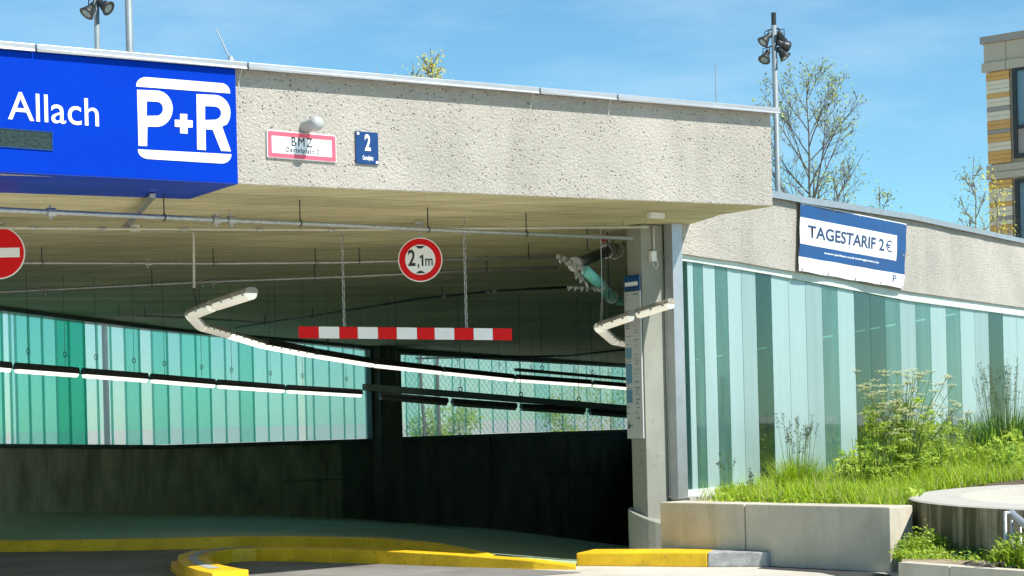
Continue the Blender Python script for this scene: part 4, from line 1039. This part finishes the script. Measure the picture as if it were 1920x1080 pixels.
while z > zb_+0.12:
    for u0_, u1_ in ((-0.015, 0.085), (0.115, 0.215)):
        if random.random() < 0.62:
            w = random.uniform(0.3, 0.9); mb.pbox(CLp, u0_+random.uniform(0, 0.02), z, u0_+(u1_-u0_)*w, z+random.choice((0.007, 0.009, 0.016)), 0.03, 0.0315)
    z -= random.choice((0.022, 0.026, 0.04))
mb.build('printed_lines', M['board_ink'], info)
mb = MB()
for f0, f1 in ((0.44, 0.50), (0.54, 0.66), (0.70, 0.78)):
    mb.pbox(CLp, -0.018, zt_-(zt_-zb_)*f1, 0.075, zt_-(zt_-zb_)*f0, 0.0305, 0.032)
mb.build('printed_blocks', M['board_blue'], info)
mb = MB()
q = zb_+0.10
for k in range(5): mb.tube([CLp.pt(-0.005, q+k*0.012, 0.033), CLp.pt(0.02+0.012*(k % 2), q+k*0.012+0.01, 0.033)], 0.004, 4)
mb.build('printed_symbol', M['black'], info)
s = thing('wall_switch', CF.hit(1221, 482), 'small white switch box with conduit and cable loop on the column', 'switch box')
q0_ = CF.uv(1221, 482)
mb = MB(); mb.pbox(CF, q0_[0]-0.035, q0_[1]-0.05, q0_[0]+0.035, q0_[1]+0.06, 0.0, 0.05); mb.build('box', M['housing_white'], s, bevel=0.004)
mb = MB(); mb.tube([CF.pt(q0_[0]+0.02, q0_[1]+0.06, 0.025), CF.pt(q0_[0]+0.02, CEIL(1.6, 0)-0.02, 0.025)], 0.011, 8); mb.build('conduit', M['pvc'], s, smooth=True)
mb = MB(); mb.tube([CF.pt(q0_[0]+0.0, q0_[1]-0.05, 0.03), CF.pt(q0_[0]+0.0, q0_[1]-0.10, 0.04), CF.pt(q0_[0]+0.03, q0_[1]-0.13, 0.04), CF.pt(q0_[0]+0.06, q0_[1]-0.09, 0.04), CF.pt(q0_[0]+0.05, q0_[1]-0.03, 0.035), CF.pt(q0_[0]+0.03, q0_[1]-0.0, 0.03)], 0.004, 5); mb.build('cable', M['housing_white'], s, smooth=True)
lc = at_ceil(1230, 404, 0.03)
mb = MB(); mb.obox(lc, BEAM.t, BEAM.n, (0, 0, 1), 0.09, 0.03, 0.03); mb.origin = lc
tag(mb.build('ceiling_box', M['housing_white'], bevel=0.005), 'white box on the ceiling just above the column', 'junction box')

# ------------------------------------------------------------------ banner
bp0, bp1 = WP(1495, 460), WP(1697, 470)
d2 = (bp1-bp0).normalized()
BN_ = Plane((bp0.x + d2.y*0.125, bp0.y - d2.x*0.125, 0), (d2.x, d2.y, 0))
def bquad(pts): return [BN_.uv(x, y) for x, y in pts]
ban = thing('price_banner', BN_.hit(1495, 500), 'blue and white banner reading TAGESTARIF 2 euro on the wing wall', 'banner')
NU, NV = 40, 26
c4 = bquad([(1494, 508), (1692, 541), (1697, 420), (1497, 380)])
def bsurf(f, g, w=0.0):
    a = Vector(c4[0]).lerp(Vector(c4[1]), f); b = Vector(c4[3]).lerp(Vector(c4[2]), f); q = a.lerp(b, g)
    wr = 0.006*math.sin(f*23+g*4)*(1-g)**2 + 0.006*math.sin(f*9-g*14+1.2)*(0.3+0.7*(1-g)) + 0.003*math.sin(f*41+g*19)*(1-g)**3
    vv = q.y + 0.003*math.sin(f*25.1)*(1-g)**4
    return BN_.pt(q.x, vv, 0.022+wr+w)
def bmesh_part(name, f0, f1, g0, g1, w, mat, th=0.002):
    nu = max(2, int(NU*(f1-f0))); nv = max(2, int(NV*(g1-g0))); mb = MB()
    for k, ww in ((0, w), (1, w-th)):
        for i in range(nu):
            for j in range(nv):
                F = lambda i_, j_: bsurf(lerp(f0, f1, i_/nu), lerp(g0, g1, j_/nv), ww)
                mb.face([F(i, j), F(i+1, j), F(i+1, j+1), F(i, j+1)])
    return mb.build(name, mat, ban, smooth=True, merge=True)
bmesh_part('banner_sheet', 0, 1, 0, 1, 0.0, M['banner_white'])
bmesh_part('blue_field', 0.0, 1.0, 0.215, 0.985, 0.003, M['banner_blue'])
bmesh_part('white_field', 0.0, 0.90, 0.40, 0.79, 0.006, M['banner_white'])
def warp(o, f0, f1, g0, g1, w):
    """lay flat lettering (x,y in 0..1) on the rippled sheet"""
    off = wloc(ban)
    for v in o.data.vertices:
        p = bsurf(lerp(f0, f1, v.co.x), lerp(g0, g1, v.co.y), w) - off; v.co = p
def btext(nm, s_, f0, f1, g0, g1, w, mat, bold):
    unit = Plane((0, 0, 0), (1, 0, 0)); cu = bpy.data.curves.new(nm, 'FONT'); cu.body = s_; cu.size = 1; cu.offset = bold; cu.resolution_u = 4
    o = curve_mesh(nm, cu, Matrix.Identity(3), wloc(ban), mat, ban, (0, 0, 1, 1)); warp(o, f0, f1, g0, g1, w); return o
btext('lettering', 'TAGESTARIF 2', 0.065, 0.765, 0.51, 0.695, 0.0085, M['banner_ink'], 0.022)
btext('lettering', '€', 0.780, 0.845, 0.51, 0.695, 0.0085, M['banner_ink'], 0.0)
btext('lettering', 'www.parken-und-management.de', 0.205, 0.72, 0.30, 0.345, 0.006, M['white'], 0.02)
btext('logo_letter', 'P', 0.865, 0.905, 0.07, 0.175, 0.004, M['banner_ink'], 0.0)
for f, g in [(0.02, 0.97), (0.27, 0.97), (0.52, 0.97), (0.76, 0.97), (0.98, 0.97), (0.02, 0.5), (0.98, 0.5), (0.02, 0.03), (0.25, 0.03), (0.5, 0.03), (0.75, 0.03), (0.98, 0.03)]:
    c = bsurf(f, g, 0.006); mb = MB(); mb.ring(c, BN_.t, BN_.up, 0.015, 0.005, 12, 5); mb.build('eyelet', M['alu'], ban)

# ------------------------------------------------------------------ masts, poles, rods
def floodlight(parent, c, aim, arm):
    c = Vector(c); aim = Vector(aim).normalized()
    mb = MB(); mb.lathe(c, aim, [(0, -0.22), (0.075, -0.21), (0.10, -0.14), (0.10, -0.02), (0.13, 0.03), (0.18, 0.16), (0.225, 0.25), (0.20, 0.25), (0.0, 0.22)], 18)
    h = mb.build('floodlight', M['dark_metal'], parent, smooth=True)
    mb = MB(); mb.disc(c, aim.orthogonal().normalized(), aim.cross(aim.orthogonal().normalized()), 0.195, 0.225, 0.24, 18); mb.build('lens', M['window_glass'], h)
    mb = MB(); sd = aim.cross(V(0, 0, 1)).normalized()
    mb.tube([c+sd*0.14, c+sd*0.14+V(0, 0, 0.24), c-sd*0.14+V(0, 0, 0.24), c-sd*0.14], 0.018, 6); mb.tube([c+V(0, 0, 0.24), Vector(arm)], 0.025, 6); mb.build('bracket', M['dark_metal'], h)
def mast(px_top, py_top, px_b, py_b, Z, r, label, lamps, darktop=0):
    top = at(px_top, py_top, Z); g = V(top.x, Z, 0)
    s = thing('light_mast', g, label, 'light mast')
    mb = MB(); mb.tube([g, V(g.x, g.y, top.z)], [r*1.02, r*0.9], 14); mb.build('pole', M['pole'], s, smooth=True)
    if darktop:
        mb = MB(); mb.tube([V(g.x, g.y, top.z), V(g.x, g.y, top.z+darktop)], r*0.85, 10); mb.build('mast_tip', M['dark_metal'], s)
    for (lx, ly, aim) in lamps:
        c = at(lx, ly, Z-0.05); floodlight(s, c, aim, V(g.x, g.y, c.z+0.35))
    return s
mast(1451, 48, 1455, 340, 62, 0.105, 'tall light mast with five floodlights beside the bare tree', [(1438, 71, (-0.75, -0.3, -0.8)), (1437, 103, (-0.45, -0.5, -0.9)), (1463, 68, (0.3, 0.8, -0.7)), (1466, 83, (0.8, 0.5, -0.3)), (1465, 98, (0.65, -0.2, -0.9))], 0.45)
mast(179, -60, 180, 90, 50, 0.085, 'thin light mast with two floodlights at the top left', [(171, 15, (-0.55, -0.5, -0.9)), (192, 8, (0.8, -0.3, -0.6)), (171, -28, (-0.6, 0.3, -0.9))])
p = at(238, -120, 22); pz = CEIL(p.x, p.y)+0.37; mb = MB(); mb.tube([V(p.x, p.y, pz), V(p.x, p.y, p.z)], 0.046, 16); mb.origin = V(p.x, p.y, pz)
tag(mb.build('pole', M['pole'], smooth=True), 'thick plain grey pole rising behind the blue sign', 'pole')
def rod(a, b, r, label):
    a = Vector(a); b = Vector(b); mb = MB(); mb.tube([a, b], [r, r*0.6], 6); mb.lathe(a, V(0, 0, 1), [(0, -0.03), (r*4, -0.03), (r*4, 0.0), (r*1.5, 0.04), (0, 0.04)], 10); mb.origin = a
    tag(mb.build('lightning_rod', M['alu']), label, 'lightning rod', 'lightning rods on the roof')
rb = BEAM.pt(BEAM.uv(444, 116)[0], beam_top(0)+0.06, -0.1)
rod(rb, at(405, 54, rb.y+0.1), 0.008, 'slanting lightning rod on the coping right of the thick pole')
rz = CEIL(3, 0)+0.41
p = at(1341, 119, 24); rod((p.x, p.y, rz), p, 0.013, 'upright lightning rod on the roof left of the five-lamp mast')
p = at(706, 127, 22); rod((p.x, p.y, rz), p, 0.008, 'tiny lightning rod tip showing above the middle of the beam')

# ------------------------------------------------------------------ facade building on the right
F0 = at(1861, 763, 70); Fd = V(1.25, -1.0, 0).normalized()
FB = Plane((F0.x, F0.y, 0), Fd)
bld = thing('apartment_building', (F0.x+6, F0.y, 0), 'beige apartment building with ochre and taupe striped planks at the right edge', 'building')
fu = lambda px, py: FB.uv(px, py)
ztop = fu(1848, 80)[1]
mb = MB(); mb.pbox(FB, 0.15, 0, 16, ztop-0.1, -14, -0.12); mb.build('wall', M['beige_clad'], bld)
mb = MB(); mb.pbox(FB, -0.1, ztop-0.05, 16.2, ztop+0.22, -14.2, 0.12); mb.build('roof_edge', M['pl_grey'], bld)
def fz(py, px=1850): return fu(px, py)[1]
uC = fu(1886, 100)[0]; uE = fu(1893, 200)[0]
# big parapet panels
zA, zB_, zC = ztop-0.06, fz(118), fz(136)
for (a, b) in ((0.0, uC-0.01), (uC+0.01, uC*2), (uC*2+0.02, 9)):
    mb = MB(); mb.pbox(FB, a, zB_+0.01, b, zA, -0.12, 0.0); mb.build('cladding_panel', M['beige_clad'], bld)
    mb = MB(); mb.pbox(FB, a-0.08 if a == 0 else a, zC+0.01, b, zB_-0.01, -0.12, 0.06); mb.build('cladding_panel', M['beige_clad'], bld)
seq = [(137, 145, 'o'), (145, 153, 'o'), (153, 161, 'c'), (161, 169, 'c'), (169, 177, 'c'), (177, 186, 'o'), (186, 194, 'c'), (194, 202, 'c'), (202, 211, 'g'), (211, 219.5, 'c'), (219.5, 228, 'c'), (228, 236.5, 'o'), (236.5, 245, 'o'), (245, 253, 'g'), (253, 261, 'o'), (261, 269, 'o'), (269, 277, 'c'), (277, 285, 'c'), (285, 293, 'o'), (293, 301, 'o'), (301, 309, 'o')]
seq2 = [(340, 348, 'o'), (348, 356, 'o'), (356, 364, 'c'), (364, 372, 'c'), (372, 381, 'c'), (381, 390, 'o'), (390, 399, 'c'), (399, 408, 'c'), (408, 416, 'g'), (416, 424, 'c'), (424, 433, 'o'), (433, 442, 'o'), (442, 451, 'c'), (451, 460, 'g'), (460, 470, 'o')]
mm = {'o': 'pl_orange', 'c': 'pl_cream', 'g': 'pl_grey'}
for y0, y1, k in seq + seq2:
    mb = MB(); mb.pbox(FB, 0.06, fz(y1)+0.006, uE, fz(y0)-0.006, -0.118, -0.02); mb.build('facade_plank', M[mm[k]], bld)
mb = MB(); mb.pbox(FB, 0.0, fz(338), 9, fz(325), -0.118, 0.05); mb.build('cladding_panel', M['beige_clad'], bld)
mb = MB(); mb.pbox(FB, 0.0, fz(324), 9, fz(311), -0.118, 0.02); mb.build('cladding_panel', M['beige_clad'], bld)
for y0, y1, split in ((133, 303, 245), (342, 520, 460)):
    for u0_ in (fu(1899, 200)[0], fu(1899, 200)[0]+3.4):
        v0, v1, vs_ = fz(y1), fz(y0), fz(split)
        wdw = thing_p = bpy.data.objects.new('window', None)
        COL.objects.link(wdw); wdw.parent = bld; wdw.location = FB.pt(u0_, v0) - wloc(bld)
        mb = MB(); e = 0.16
        for a, b, c, d in ((u0_, v0, u0_+e, v1), (u0_+2.4-e, v0, u0_+2.4, v1), (u0_+e, v1-e, u0_+2.4-e, v1), (u0_+e, v0, u0_+2.4-e, v0+e), (u0_+e, vs_-0.08, u0_+2.4-e, vs_+0.04)):
            mb.pbox(FB, a, b, c, d, -0.115, 0.03)
        mb.build('frame', M['dark_metal'], wdw)
        mb = MB(); mb.pbox(FB, u0_+e, vs_+0.04, u0_+2.4-e, v1-e, -0.115, -0.07); mb.build('pane', M['window_glass'], wdw)
        mb = MB(); mb.pbox(FB, u0_+e, v0+e, u0_+2.4-e, vs_-0.08, -0.115, -0.05); mb.build('spandrel', M['pl_grey'], wdw)

# ------------------------------------------------------------------ handrail at the right edge
hr = thing('handrail', at(1888, 1035, 13.9), 'short steel handrail starting beside the round planter', 'handrail')
pa = at(1884, 962, 13.9); pb = at(1897, 962, 14.1); pc = at(1990, 1040, 13.0)
mb = MB(); mb.tube([pa+V(0, 0, -0.50), pa], 0.017, 8); mb.build('post', M['galv'], hr, smooth=True)
mb = MB(); mb.tube([pa, pb], 0.017, 8); mb.tube([pb, at(1900, 966, 14.0), pc], 0.030, 12); mb.build('rail', M['zinc'], hr, smooth=True)
for px, py in ((1897, 975), (1913, 988)):
    q = at(px, py, 13.9); mb = MB(); mb.tube([q, q+V(0, 0, -0.45)], 0.012, 8); mb.build('baluster', M['galv'], hr, smooth=True)

# ------------------------------------------------------------------ vegetation
def blades(mb, x, y, z, h, w, lean, az, seg=3):
    d = V(math.cos(az), math.sin(az), 0); s_ = V(-d.y, d.x, 0)
    base = V(x, y, z); prev = None
    L_ = []
    for k in range(seg+1):
        f = k/seg; p = base + V(0, 0, h*f*(1-0.25*lean*f)) + d*(lean*h*f*f); ww = w*(1-f)**0.7
        L_.append((p-s_*ww, p+s_*ww))
    b = len(mb.v)
    for a_, b_ in L_[:-1]: mb.v += [tuple(a_), tuple(b_)]
    mb.v.append(tuple((L_[-1][0]+L_[-1][1])/2))
    for k in range(seg-1): mb.f.append((b+2*k, b+2*k+1, b+2*k+3, b+2*k+2)); mb.m.append(mb.cur)
    mb.f.append((b+2*seg-2, b+2*seg-1, b+2*seg)); mb.m.append(mb.cur)
random.seed(21)
gm = MB(); cnt = 0
while cnt < 34000:
    x = random.uniform(1.6, 11.0); y = random.uniform(15.4, 32)
    if not inside(x, y, soil_poly): continue
    if math.hypot(x-RC.x, y-RC.y) < RR+0.06: continue
    px = 960+FPX*x/y
    if px > 2000: continue
    # bare patch at the far left corner of the bed
    if px < 1345 and random.random() < 0.93: continue
    dens = 1.0 if y < 20 else 0.65
    if random.random() > dens: continue
    # clumpy height
    cl_ = 0.5+0.5*math.sin(x*2.3+1.1)*math.sin(y*1.9+0.4)
    h = random.uniform(0.09, 0.26)*(0.65+0.9*cl_) + 0.06*max(0, min(2.5, x-4.5))*random.uniform(0.3, 1)
    blades(gm, x, y, soil_z(x, y)-0.01, h, random.uniform(0.004, 0.009), random.uniform(0.1, 0.9), random.uniform(0, 6.28)); cnt += 1
tag(gm.build('grass', M['grass']), 'bright green grass filling the planting bed below the glass wall', 'grass', kind='stuff')
def leafy(mb, c, rad, n, size, fl=0.6):
    for _ in range(n):
        u = V(random.gauss(0, 1), random.gauss(0, 1), random.gauss(0, 1)*fl).normalized()*rad*random.random()**0.4
        p = Vector(c)+u; a = V(random.gauss(0, 1), random.gauss(0, 1), random.gauss(0, 1)).normalized(); b = a.orthogonal().normalized()
        s_ = size*random.uniform(0.5, 1.2); mb.face([p-a*s_, p+b*s_*0.45, p+a*s_, p-b*s_*0.45])
# low broad weeds mixed into the grass
mb = MB()
for _ in range(620):
    px = random.uniform(1345, 1715); f = random.random(); y = lerp(16.6, 19.5, f); x = (px-960)/FPX*y
    if not inside(x, y, soil_poly): continue
    leafy(mb, (x, y, soil_z(x, y)+0.07), 0.10, 16, 0.035, 0.5)
for _ in range(170):
    px = random.uniform(1560, 1930); y = random.uniform(19.5, 27); x = (px-960)/FPX*y
    if not inside(x, y, soil_poly): continue
    hh_ = random.uniform(0.2, 0.55)
    for k in range(5): leafy(mb, (x+random.uniform(-.08, .08), y, soil_z(x, y)+hh_*k/5+0.05), 0.11, 12, 0.045, 0.6)
    mb.tube([(x, y, soil_z(x, y)), (x+random.uniform(-.1, .1), y, soil_z(x, y)+hh_+0.15)], 0.004, 4)
tag(mb.build('ground_cover', M['weed']), 'low leafy weeds growing among the grass of the bed', 'weeds', kind='stuff')
def tuft(px, py_base, Y, n, h, spread, mat, label, seeds=0, w=0.006, lean=(0.1, 0.6), zb=None):
    p = at(px, py_base, Y); z = soil_z(p.x, p.y) if zb is None else zb
    s = thing('grass_tuft', (p.x, p.y, z), label, 'grass tuft'); mb = MB()
    for _ in range(n):
        a = random.uniform(0, 6.28); r_ = spread*random.random()**0.6
        blades(mb, p.x+math.cos(a)*r_, p.y+math.sin(a)*r_, z-0.02, h*random.uniform(0.45, 1.05), w*random.uniform(0.6, 1.2), random.uniform(*lean), a+random.uniform(-0.6, 0.6), 4)
    mb.build('blades', mat, s)
    if seeds:
        mb = MB(); ms = MB()
        for _ in range(seeds):
            a = random.uniform(0, 6.28); r_ = spread*random.random(); hh_ = h*random.uniform(1.0, 1.65); ln = random.uniform(0.05, 0.35)
            b0 = V(p.x+math.cos(a)*r_*0.5, p.y+math.sin(a)*r_*0.5, z); tip = b0+V(math.cos(a)*ln*hh_*0.6, math.sin(a)*ln*hh_*0.6, hh_)
            mb.tube([b0, b0.lerp(tip, 0.5)+V(0, 0, 0.02), tip], [0.0035, 0.003, 0.002], 4, caps=False)
            for k in range(9): q = b0.lerp(tip, random.uniform(0.82, 1.0)); leafy(ms, q, 0.022, 2, 0.014, 1)
        mb.build('stalks', M['stem'], s); ms.build('seed_heads', M['seed'], s)
    return s
tuft(1497, 930, 18.4, 900, 0.56, 0.20, M['grass'], 'bushy grass tuft with dark seed heads left of the cow parsley', 26)
tuft(1405, 930, 18.2, 160, 0.24, 0.12, M['weed'], 'small leafy grass tuft near the left end of the bed', 5)
tuft(1362, 925, 18.6, 34, 0.40, 0.09, M['grass_dark'], 'sparse thin grass stalks at the far left of the bed', 7, w=0.003)
tuft(1890, 880, 22.0, 1100, 0.85, 0.45, M['grass_dark'], 'tall dark green grass clump with seed spikes at the right edge', 60, w=0.007)
tuft(1800, 880, 20.5, 700, 0.50, 0.35, M['grass'], 'medium grass clump between cow parsley and dark clump', 30, w=0.007)
tuft(1620, 920, 19.0, 260, 0.30, 0.22, M['grass'], 'short fresh grass clump at the foot of the cow parsley', 8)

# cow parsley
def cow_parsley(px, Y, label, n_st, hmax, spread, zb=None, um=1.0):
    c = at(px, 900, Y); z = soil_z(c.x, c.y) if zb is None else zb
    s = thing('cow_parsley', (c.x, c.y, z), label, 'wild plant')
    st = MB(); lf = MB(); fl = MB()
    for i in range(n_st):
        a = random.uniform(0, 6.28); h = hmax*random.uniform(0.55, 1.0); out = spread*random.uniform(0.15, 1.0)
        b0 = V(c.x+random.uniform(-.06, .06), c.y+random.uniform(-.06, .06), z); tip = b0+V(math.cos(a)*out, math.sin(a)*out, h)
        mid = b0.lerp(tip, 0.5)+V(-math.cos(a)*out*0.15, -math.sin(a)*out*0.15, 0.04)
        st.tube([b0, mid, tip], [0.007, 0.005, 0.003], 5, caps=False)
        heads = [tip]
        for k in range(random.randint(2, 4)):
            f = random.uniform(0.45, 0.9); q = (mid.lerp(tip, (f-0.5)*2) if f > 0.5 else b0.lerp(mid, f*2)); a2 = random.uniform(0, 6.28)
            e2 = q+V(math.cos(a2)*0.13, math.sin(a2)*0.13, random.uniform(0.10, 0.24)); st.tube([q, e2], [0.003, 0.002], 4, caps=False); heads.append(e2)
        for hd in heads:
            if random.random() > um: continue
            for r_ in range(9):
                a3 = 6.28*r_/9+random.uniform(-.2, .2); rr = random.uniform(0.02, 0.065); q = hd+V(math.cos(a3)*rr, math.sin(a3)*rr, 0.03+random.uniform(-.01, .01))
                st.tube([hd, q], [0.0015, 0.001], 3, caps=False)
                for _ in range(7):
                    w = q+V(random.gauss(0, .009), random.gauss(0, .009), random.gauss(0, .004)); e_ = 0.0055; aa = random.uniform(0, 3.1)
                    d1 = V(math.cos(aa), math.sin(aa), 0.3)*e_; d2_ = V(-math.sin(aa), math.cos(aa), 0.3)*e_; fl.face([w-d1, w-d2_, w+d1, w+d2_])
        for k in range(9):
            f = random.random()**1.6*0.8; q = b0.lerp(tip, f); a2 = random.uniform(0, 6.28); L_ = random.uniform(0.12, 0.28)*(1-f*0.6)
            e2 = q+V(math.cos(a2)*L_, math.sin(a2)*L_, random.uniform(-0.03, 0.08)); st.tube([q, e2], [0.002, 0.001], 3, caps=False)
            for m_ in range(14): w = q.lerp(e2, random.uniform(0.25, 1)); leafy(lf, w, 0.05, 3, 0.021, 0.5)
    st.build('stems', M['stem'], s); lf.build('leaves', M['weed'], s); fl.build('flowers', M['umbel'], s)
random.seed(33)
cow_parsley(1700, 19.0, 'tall flowering cow parsley with cream umbels in front of the glass', 30, 1.38, 0.55)
cow_parsley(1655, 18.6, 'smaller cow parsley plant left of the tall one', 12, 1.15, 0.32)
cow_parsley(1765, 19.5, 'thin leaning cow parsley right of the tall one', 5, 0.95, 0.5, um=0.8)
# weeds in the small bed
random.seed(8)
def weed_patch(px, Y, n, r, h, label, mat='weed'):
    c = at(px, 1040, Y); s = thing('weed_clump', (c.x, c.y, BZ+0.05), label, 'weeds'); mb = MB()
    for _ in range(n):
        a = random.uniform(0, 6.28); q = r*random.random()**0.6; x = c.x+math.cos(a)*q; y = c.y+math.sin(a)*q*0.7
        hh_ = h*(1-0.6*(q/r))*random.uniform(0.4, 1)
        blades(mb, x, y, BZ+0.04, hh_, random.uniform(0.006, 0.013), random.uniform(0.3, 1.2), random.uniform(0, 6.28), 3)
        if random.random() < 0.5: leafy(mb, (x, y, BZ+0.05+hh_*random.random()), 0.05, 5, 0.022, 0.6)
    mb.build('leaves', M[mat], s)
weed_patch(1735, 15.2, 520, 0.26, 0.30, 'bright leafy weeds against the end of the planter wall')
weed_patch(1755, 14.85, 420, 0.30, 0.10, 'low bright weeds spreading over the sandy bed')
weed_patch(1835, 14.5, 90, 0.28, 0.08, 'small weeds in the middle of the sandy bed')
weed_patch(1800, 15.1, 500, 0.38, 0.17, 'dark shaded grass under the round planter', 'grass_dark')  # planter's shade is put into the darker blade colour
weed_patch(1860, 14.7, 380, 0.34, 0.15, 'shaded weeds close to the handrail post', 'grass_dark')  # darker blade colour stands in for the shade here too
weed_patch(1908, 13.75, 520, 0.22, 0.36, 'arching bright weeds around the handrail post')
weed_patch(1694, 14.9, 60, 0.10, 0.14, 'few thin weeds in the corner under the planter end')
mb = MB(); c = at(1855, 1052, 13.7)
for _ in range(26):
    x = c.x+random.uniform(-.15, .2); y = c.y+random.uniform(-.1, .15); a = random.uniform(0, 3.14); l_ = random.uniform(0.03, 0.11)
    mb.obox((x, y, BZ+0.07+random.uniform(0, .03)), (math.cos(a), math.sin(a), random.uniform(-.2, .3)), (-math.sin(a), math.cos(a), 0), (0, 0, 1), l_, random.uniform(0.006, 0.014), 0.003)
tag(mb.build('litter', M['bark']), 'dry dark leaves and twigs lying on the sandy bed', 'dead leaves', kind='stuff')

# trees
def tree(px, Y, top_py, label, name='bare_tree', seed=1, crown_px=90, first=0.25, r0=0.11, n_main=16, leaf='bud', leaf_n=1.0, leaf_size=0.05, bark='bark', up=0.9, lean=0.0):
    rnd = random.Random(seed); g = at(px, 770, Y); top = at(px, top_py, Y).z; H = top
    s = thing(name, (g.x, g.y, 0), label, 'tree'); tr = MB(); lf = MB(); base = V(g.x, g.y, 0); W = crown_px/FPX*Y
    def lv(p, k, rad=0.16):
        for _ in range(k):
            q = p+V(rnd.gauss(0, rad), rnd.gauss(0, rad), rnd.gauss(0, rad)); a = V(rnd.gauss(0, 1), rnd.gauss(0, 1), rnd.gauss(0, 1)).normalized(); b = a.orthogonal().normalized()
            z_ = leaf_size*rnd.uniform(0.5, 1.3); lf.face([q-a*z_, q+b*z_*0.6, q+a*z_, q-b*z_*0.6])
    def branch(p, d, L_, r, lvl):
        pts = [p]; rs = [r]; seg = 5 if lvl < 2 else 4
        for k in range(seg):
            d = (d + V(rnd.gauss(0, .10), rnd.gauss(0, .10), rnd.gauss(0, .05)+0.07*up)).normalized(); p = p+d*(L_/seg); pts.append(p); rs.append(r*(1-0.8*(k+1)/seg)+0.004)
        tr.tube(pts, rs, 6 if lvl < 2 else 4, caps=False)
        if lvl >= 3:
            lv(pts[-1], int(rnd.random()*3*leaf_n+0.6)); return
        nb = {1: 6, 2: 5}.get(lvl, 3)
        for i in range(nb):
            f = rnd.uniform(0.25, 1.0); k = min(int(f*seg), seg-1); q = pts[k].lerp(pts[k+1], f*seg-k)
            ax = V(rnd.gauss(0, 1), rnd.gauss(0, 1), rnd.gauss(0, 0.6)); dd = (d*1.0 + (ax - d*ax.dot(d)).normalized()*rnd.uniform(0.5, 0.85)).normalized()
            branch(q, dd, L_*rnd.uniform(0.3, 0.5)*(1.15-0.5*f), max(0.007, rs[k]*0.5), lvl+1)
        lv(pts[-1], int(2*leaf_n))
    tp = [base+V(lean*H*f*f, 0, H*f)+V(rnd.gauss(0, .03), rnd.gauss(0, .03), 0)*(f > 0) for f in [i/14 for i in range(15)]]
    tr.tube(tp, [r0*(1-0.93*(i/14)**0.8)+0.006 for i in range(15)], 8, caps=False)
    for i in range(n_main):
        f = first+(0.96-first)*(i+rnd.random()*0.6)/n_main; k = min(13, int(f*14)); q = tp[k].lerp(tp[k+1], f*14-k); a = i*2.4+rnd.uniform(-.4, .4)
        prof = math.sin(min(1, (1-f)/(1-first)*1.05+0.12)*math.pi*0.5)**1.0
        Lb = W*0.5*prof*rnd.uniform(0.85, 1.2)*1.35
        branch(q, V(math.cos(a)*0.75, math.sin(a)*0.75, 0.85).normalized(), Lb, r0*(1-f)*0.5+0.012, 1)
    tr.build('trunk', M[bark], s); lf.build('crown', M[leaf], s)
tree(1529, 64, 148, 'large bare tree with tiny spring buds behind the banner wall', seed=4, crown_px=300, first=0.32, r0=0.11, n_main=30, leaf='bud', leaf_n=1.8, leaf_size=0.055)
tree(1660, 66, 350, 'small budding tree top showing above the banner', seed=9, crown_px=95, first=0.45, r0=0.07, n_main=12, leaf='bud', leaf_size=0.05)
tree(1845, 58, 292, 'thin bare tree in front of the striped building', seed=12, crown_px=120, first=0.35, r0=0.07, n_main=14, leaf='bud', leaf_size=0.04, bark='bark_pale', lean=-0.02)
tree(1880, 56, 304, 'young yellow blossoming tree before the striped facade', 'blossom_tree', seed=15, crown_px=70, first=0.45, r0=0.05, n_main=10, leaf='yellow_leaf', leaf_n=0.8, leaf_size=0.05, bark='bark_pale')
tree(823, 74, 90, 'thin tree with yellow young leaves peeping over the beam', 'young_tree', seed=18, crown_px=50, first=0.86, r0=0.09, n_main=14, leaf='yellow_leaf', leaf_n=0.9, leaf_size=0.05)
tree(791, 76, 117, 'lower leafy tree tip just left of the yellow one', 'young_tree', seed=22, crown_px=44, first=0.88, r0=0.08, n_main=9, leaf='yellow_leaf', leaf_n=0.5, leaf_size=0.05)
# shrubs behind the far glass, seen as green patches
for i, (px, Y, h, w, lab) in enumerate(((860, 95, 2.0, 1.4, 'green shrub seen through the mesh window beside the pier'), (1055, 96, 2.2, 1.5, 'green shrub seen through the middle of the mesh window'), (1145, 97, 3.0, 3.4, 'wide green shrub seen through the right end of the mesh window'), (800, 93, 2.0, 1.2, 'yellow green shrub at the left end of the mesh window'))):
    g = at(px, 770, Y); s = thing('shrub', (g.x, g.y, 0), lab, 'shrub', None); mb = MB()
    for k in range(14): leafy(mb, (g.x+random.uniform(-w, w)*0.6, g.y+random.uniform(-w, w)*0.5, random.uniform(0.3, h)), w*0.45, 60, 0.12, 0.9)
    mb.build('crown', M['weed'], s)
    mb = MB(); mb.tube([(g.x, g.y, 0), (g.x, g.y, h*0.7)], 0.05, 6); mb.build('trunk', M['bark'], s)

# pieces too small to pick apart stay joined
for o in scene.objects:
    if o.type == 'MESH' and o.parent and o.name.split('.')[0] in ('seed_heads', 'clip', 'printed_lines', 'printed_blocks', 'header_print', 'flowers', 'leaves', 'blades', 'stalks', 'stems', 'crown', 'bent_tube', 'chain', 'printed_symbol'):
        o['kind'] = 'stuff'
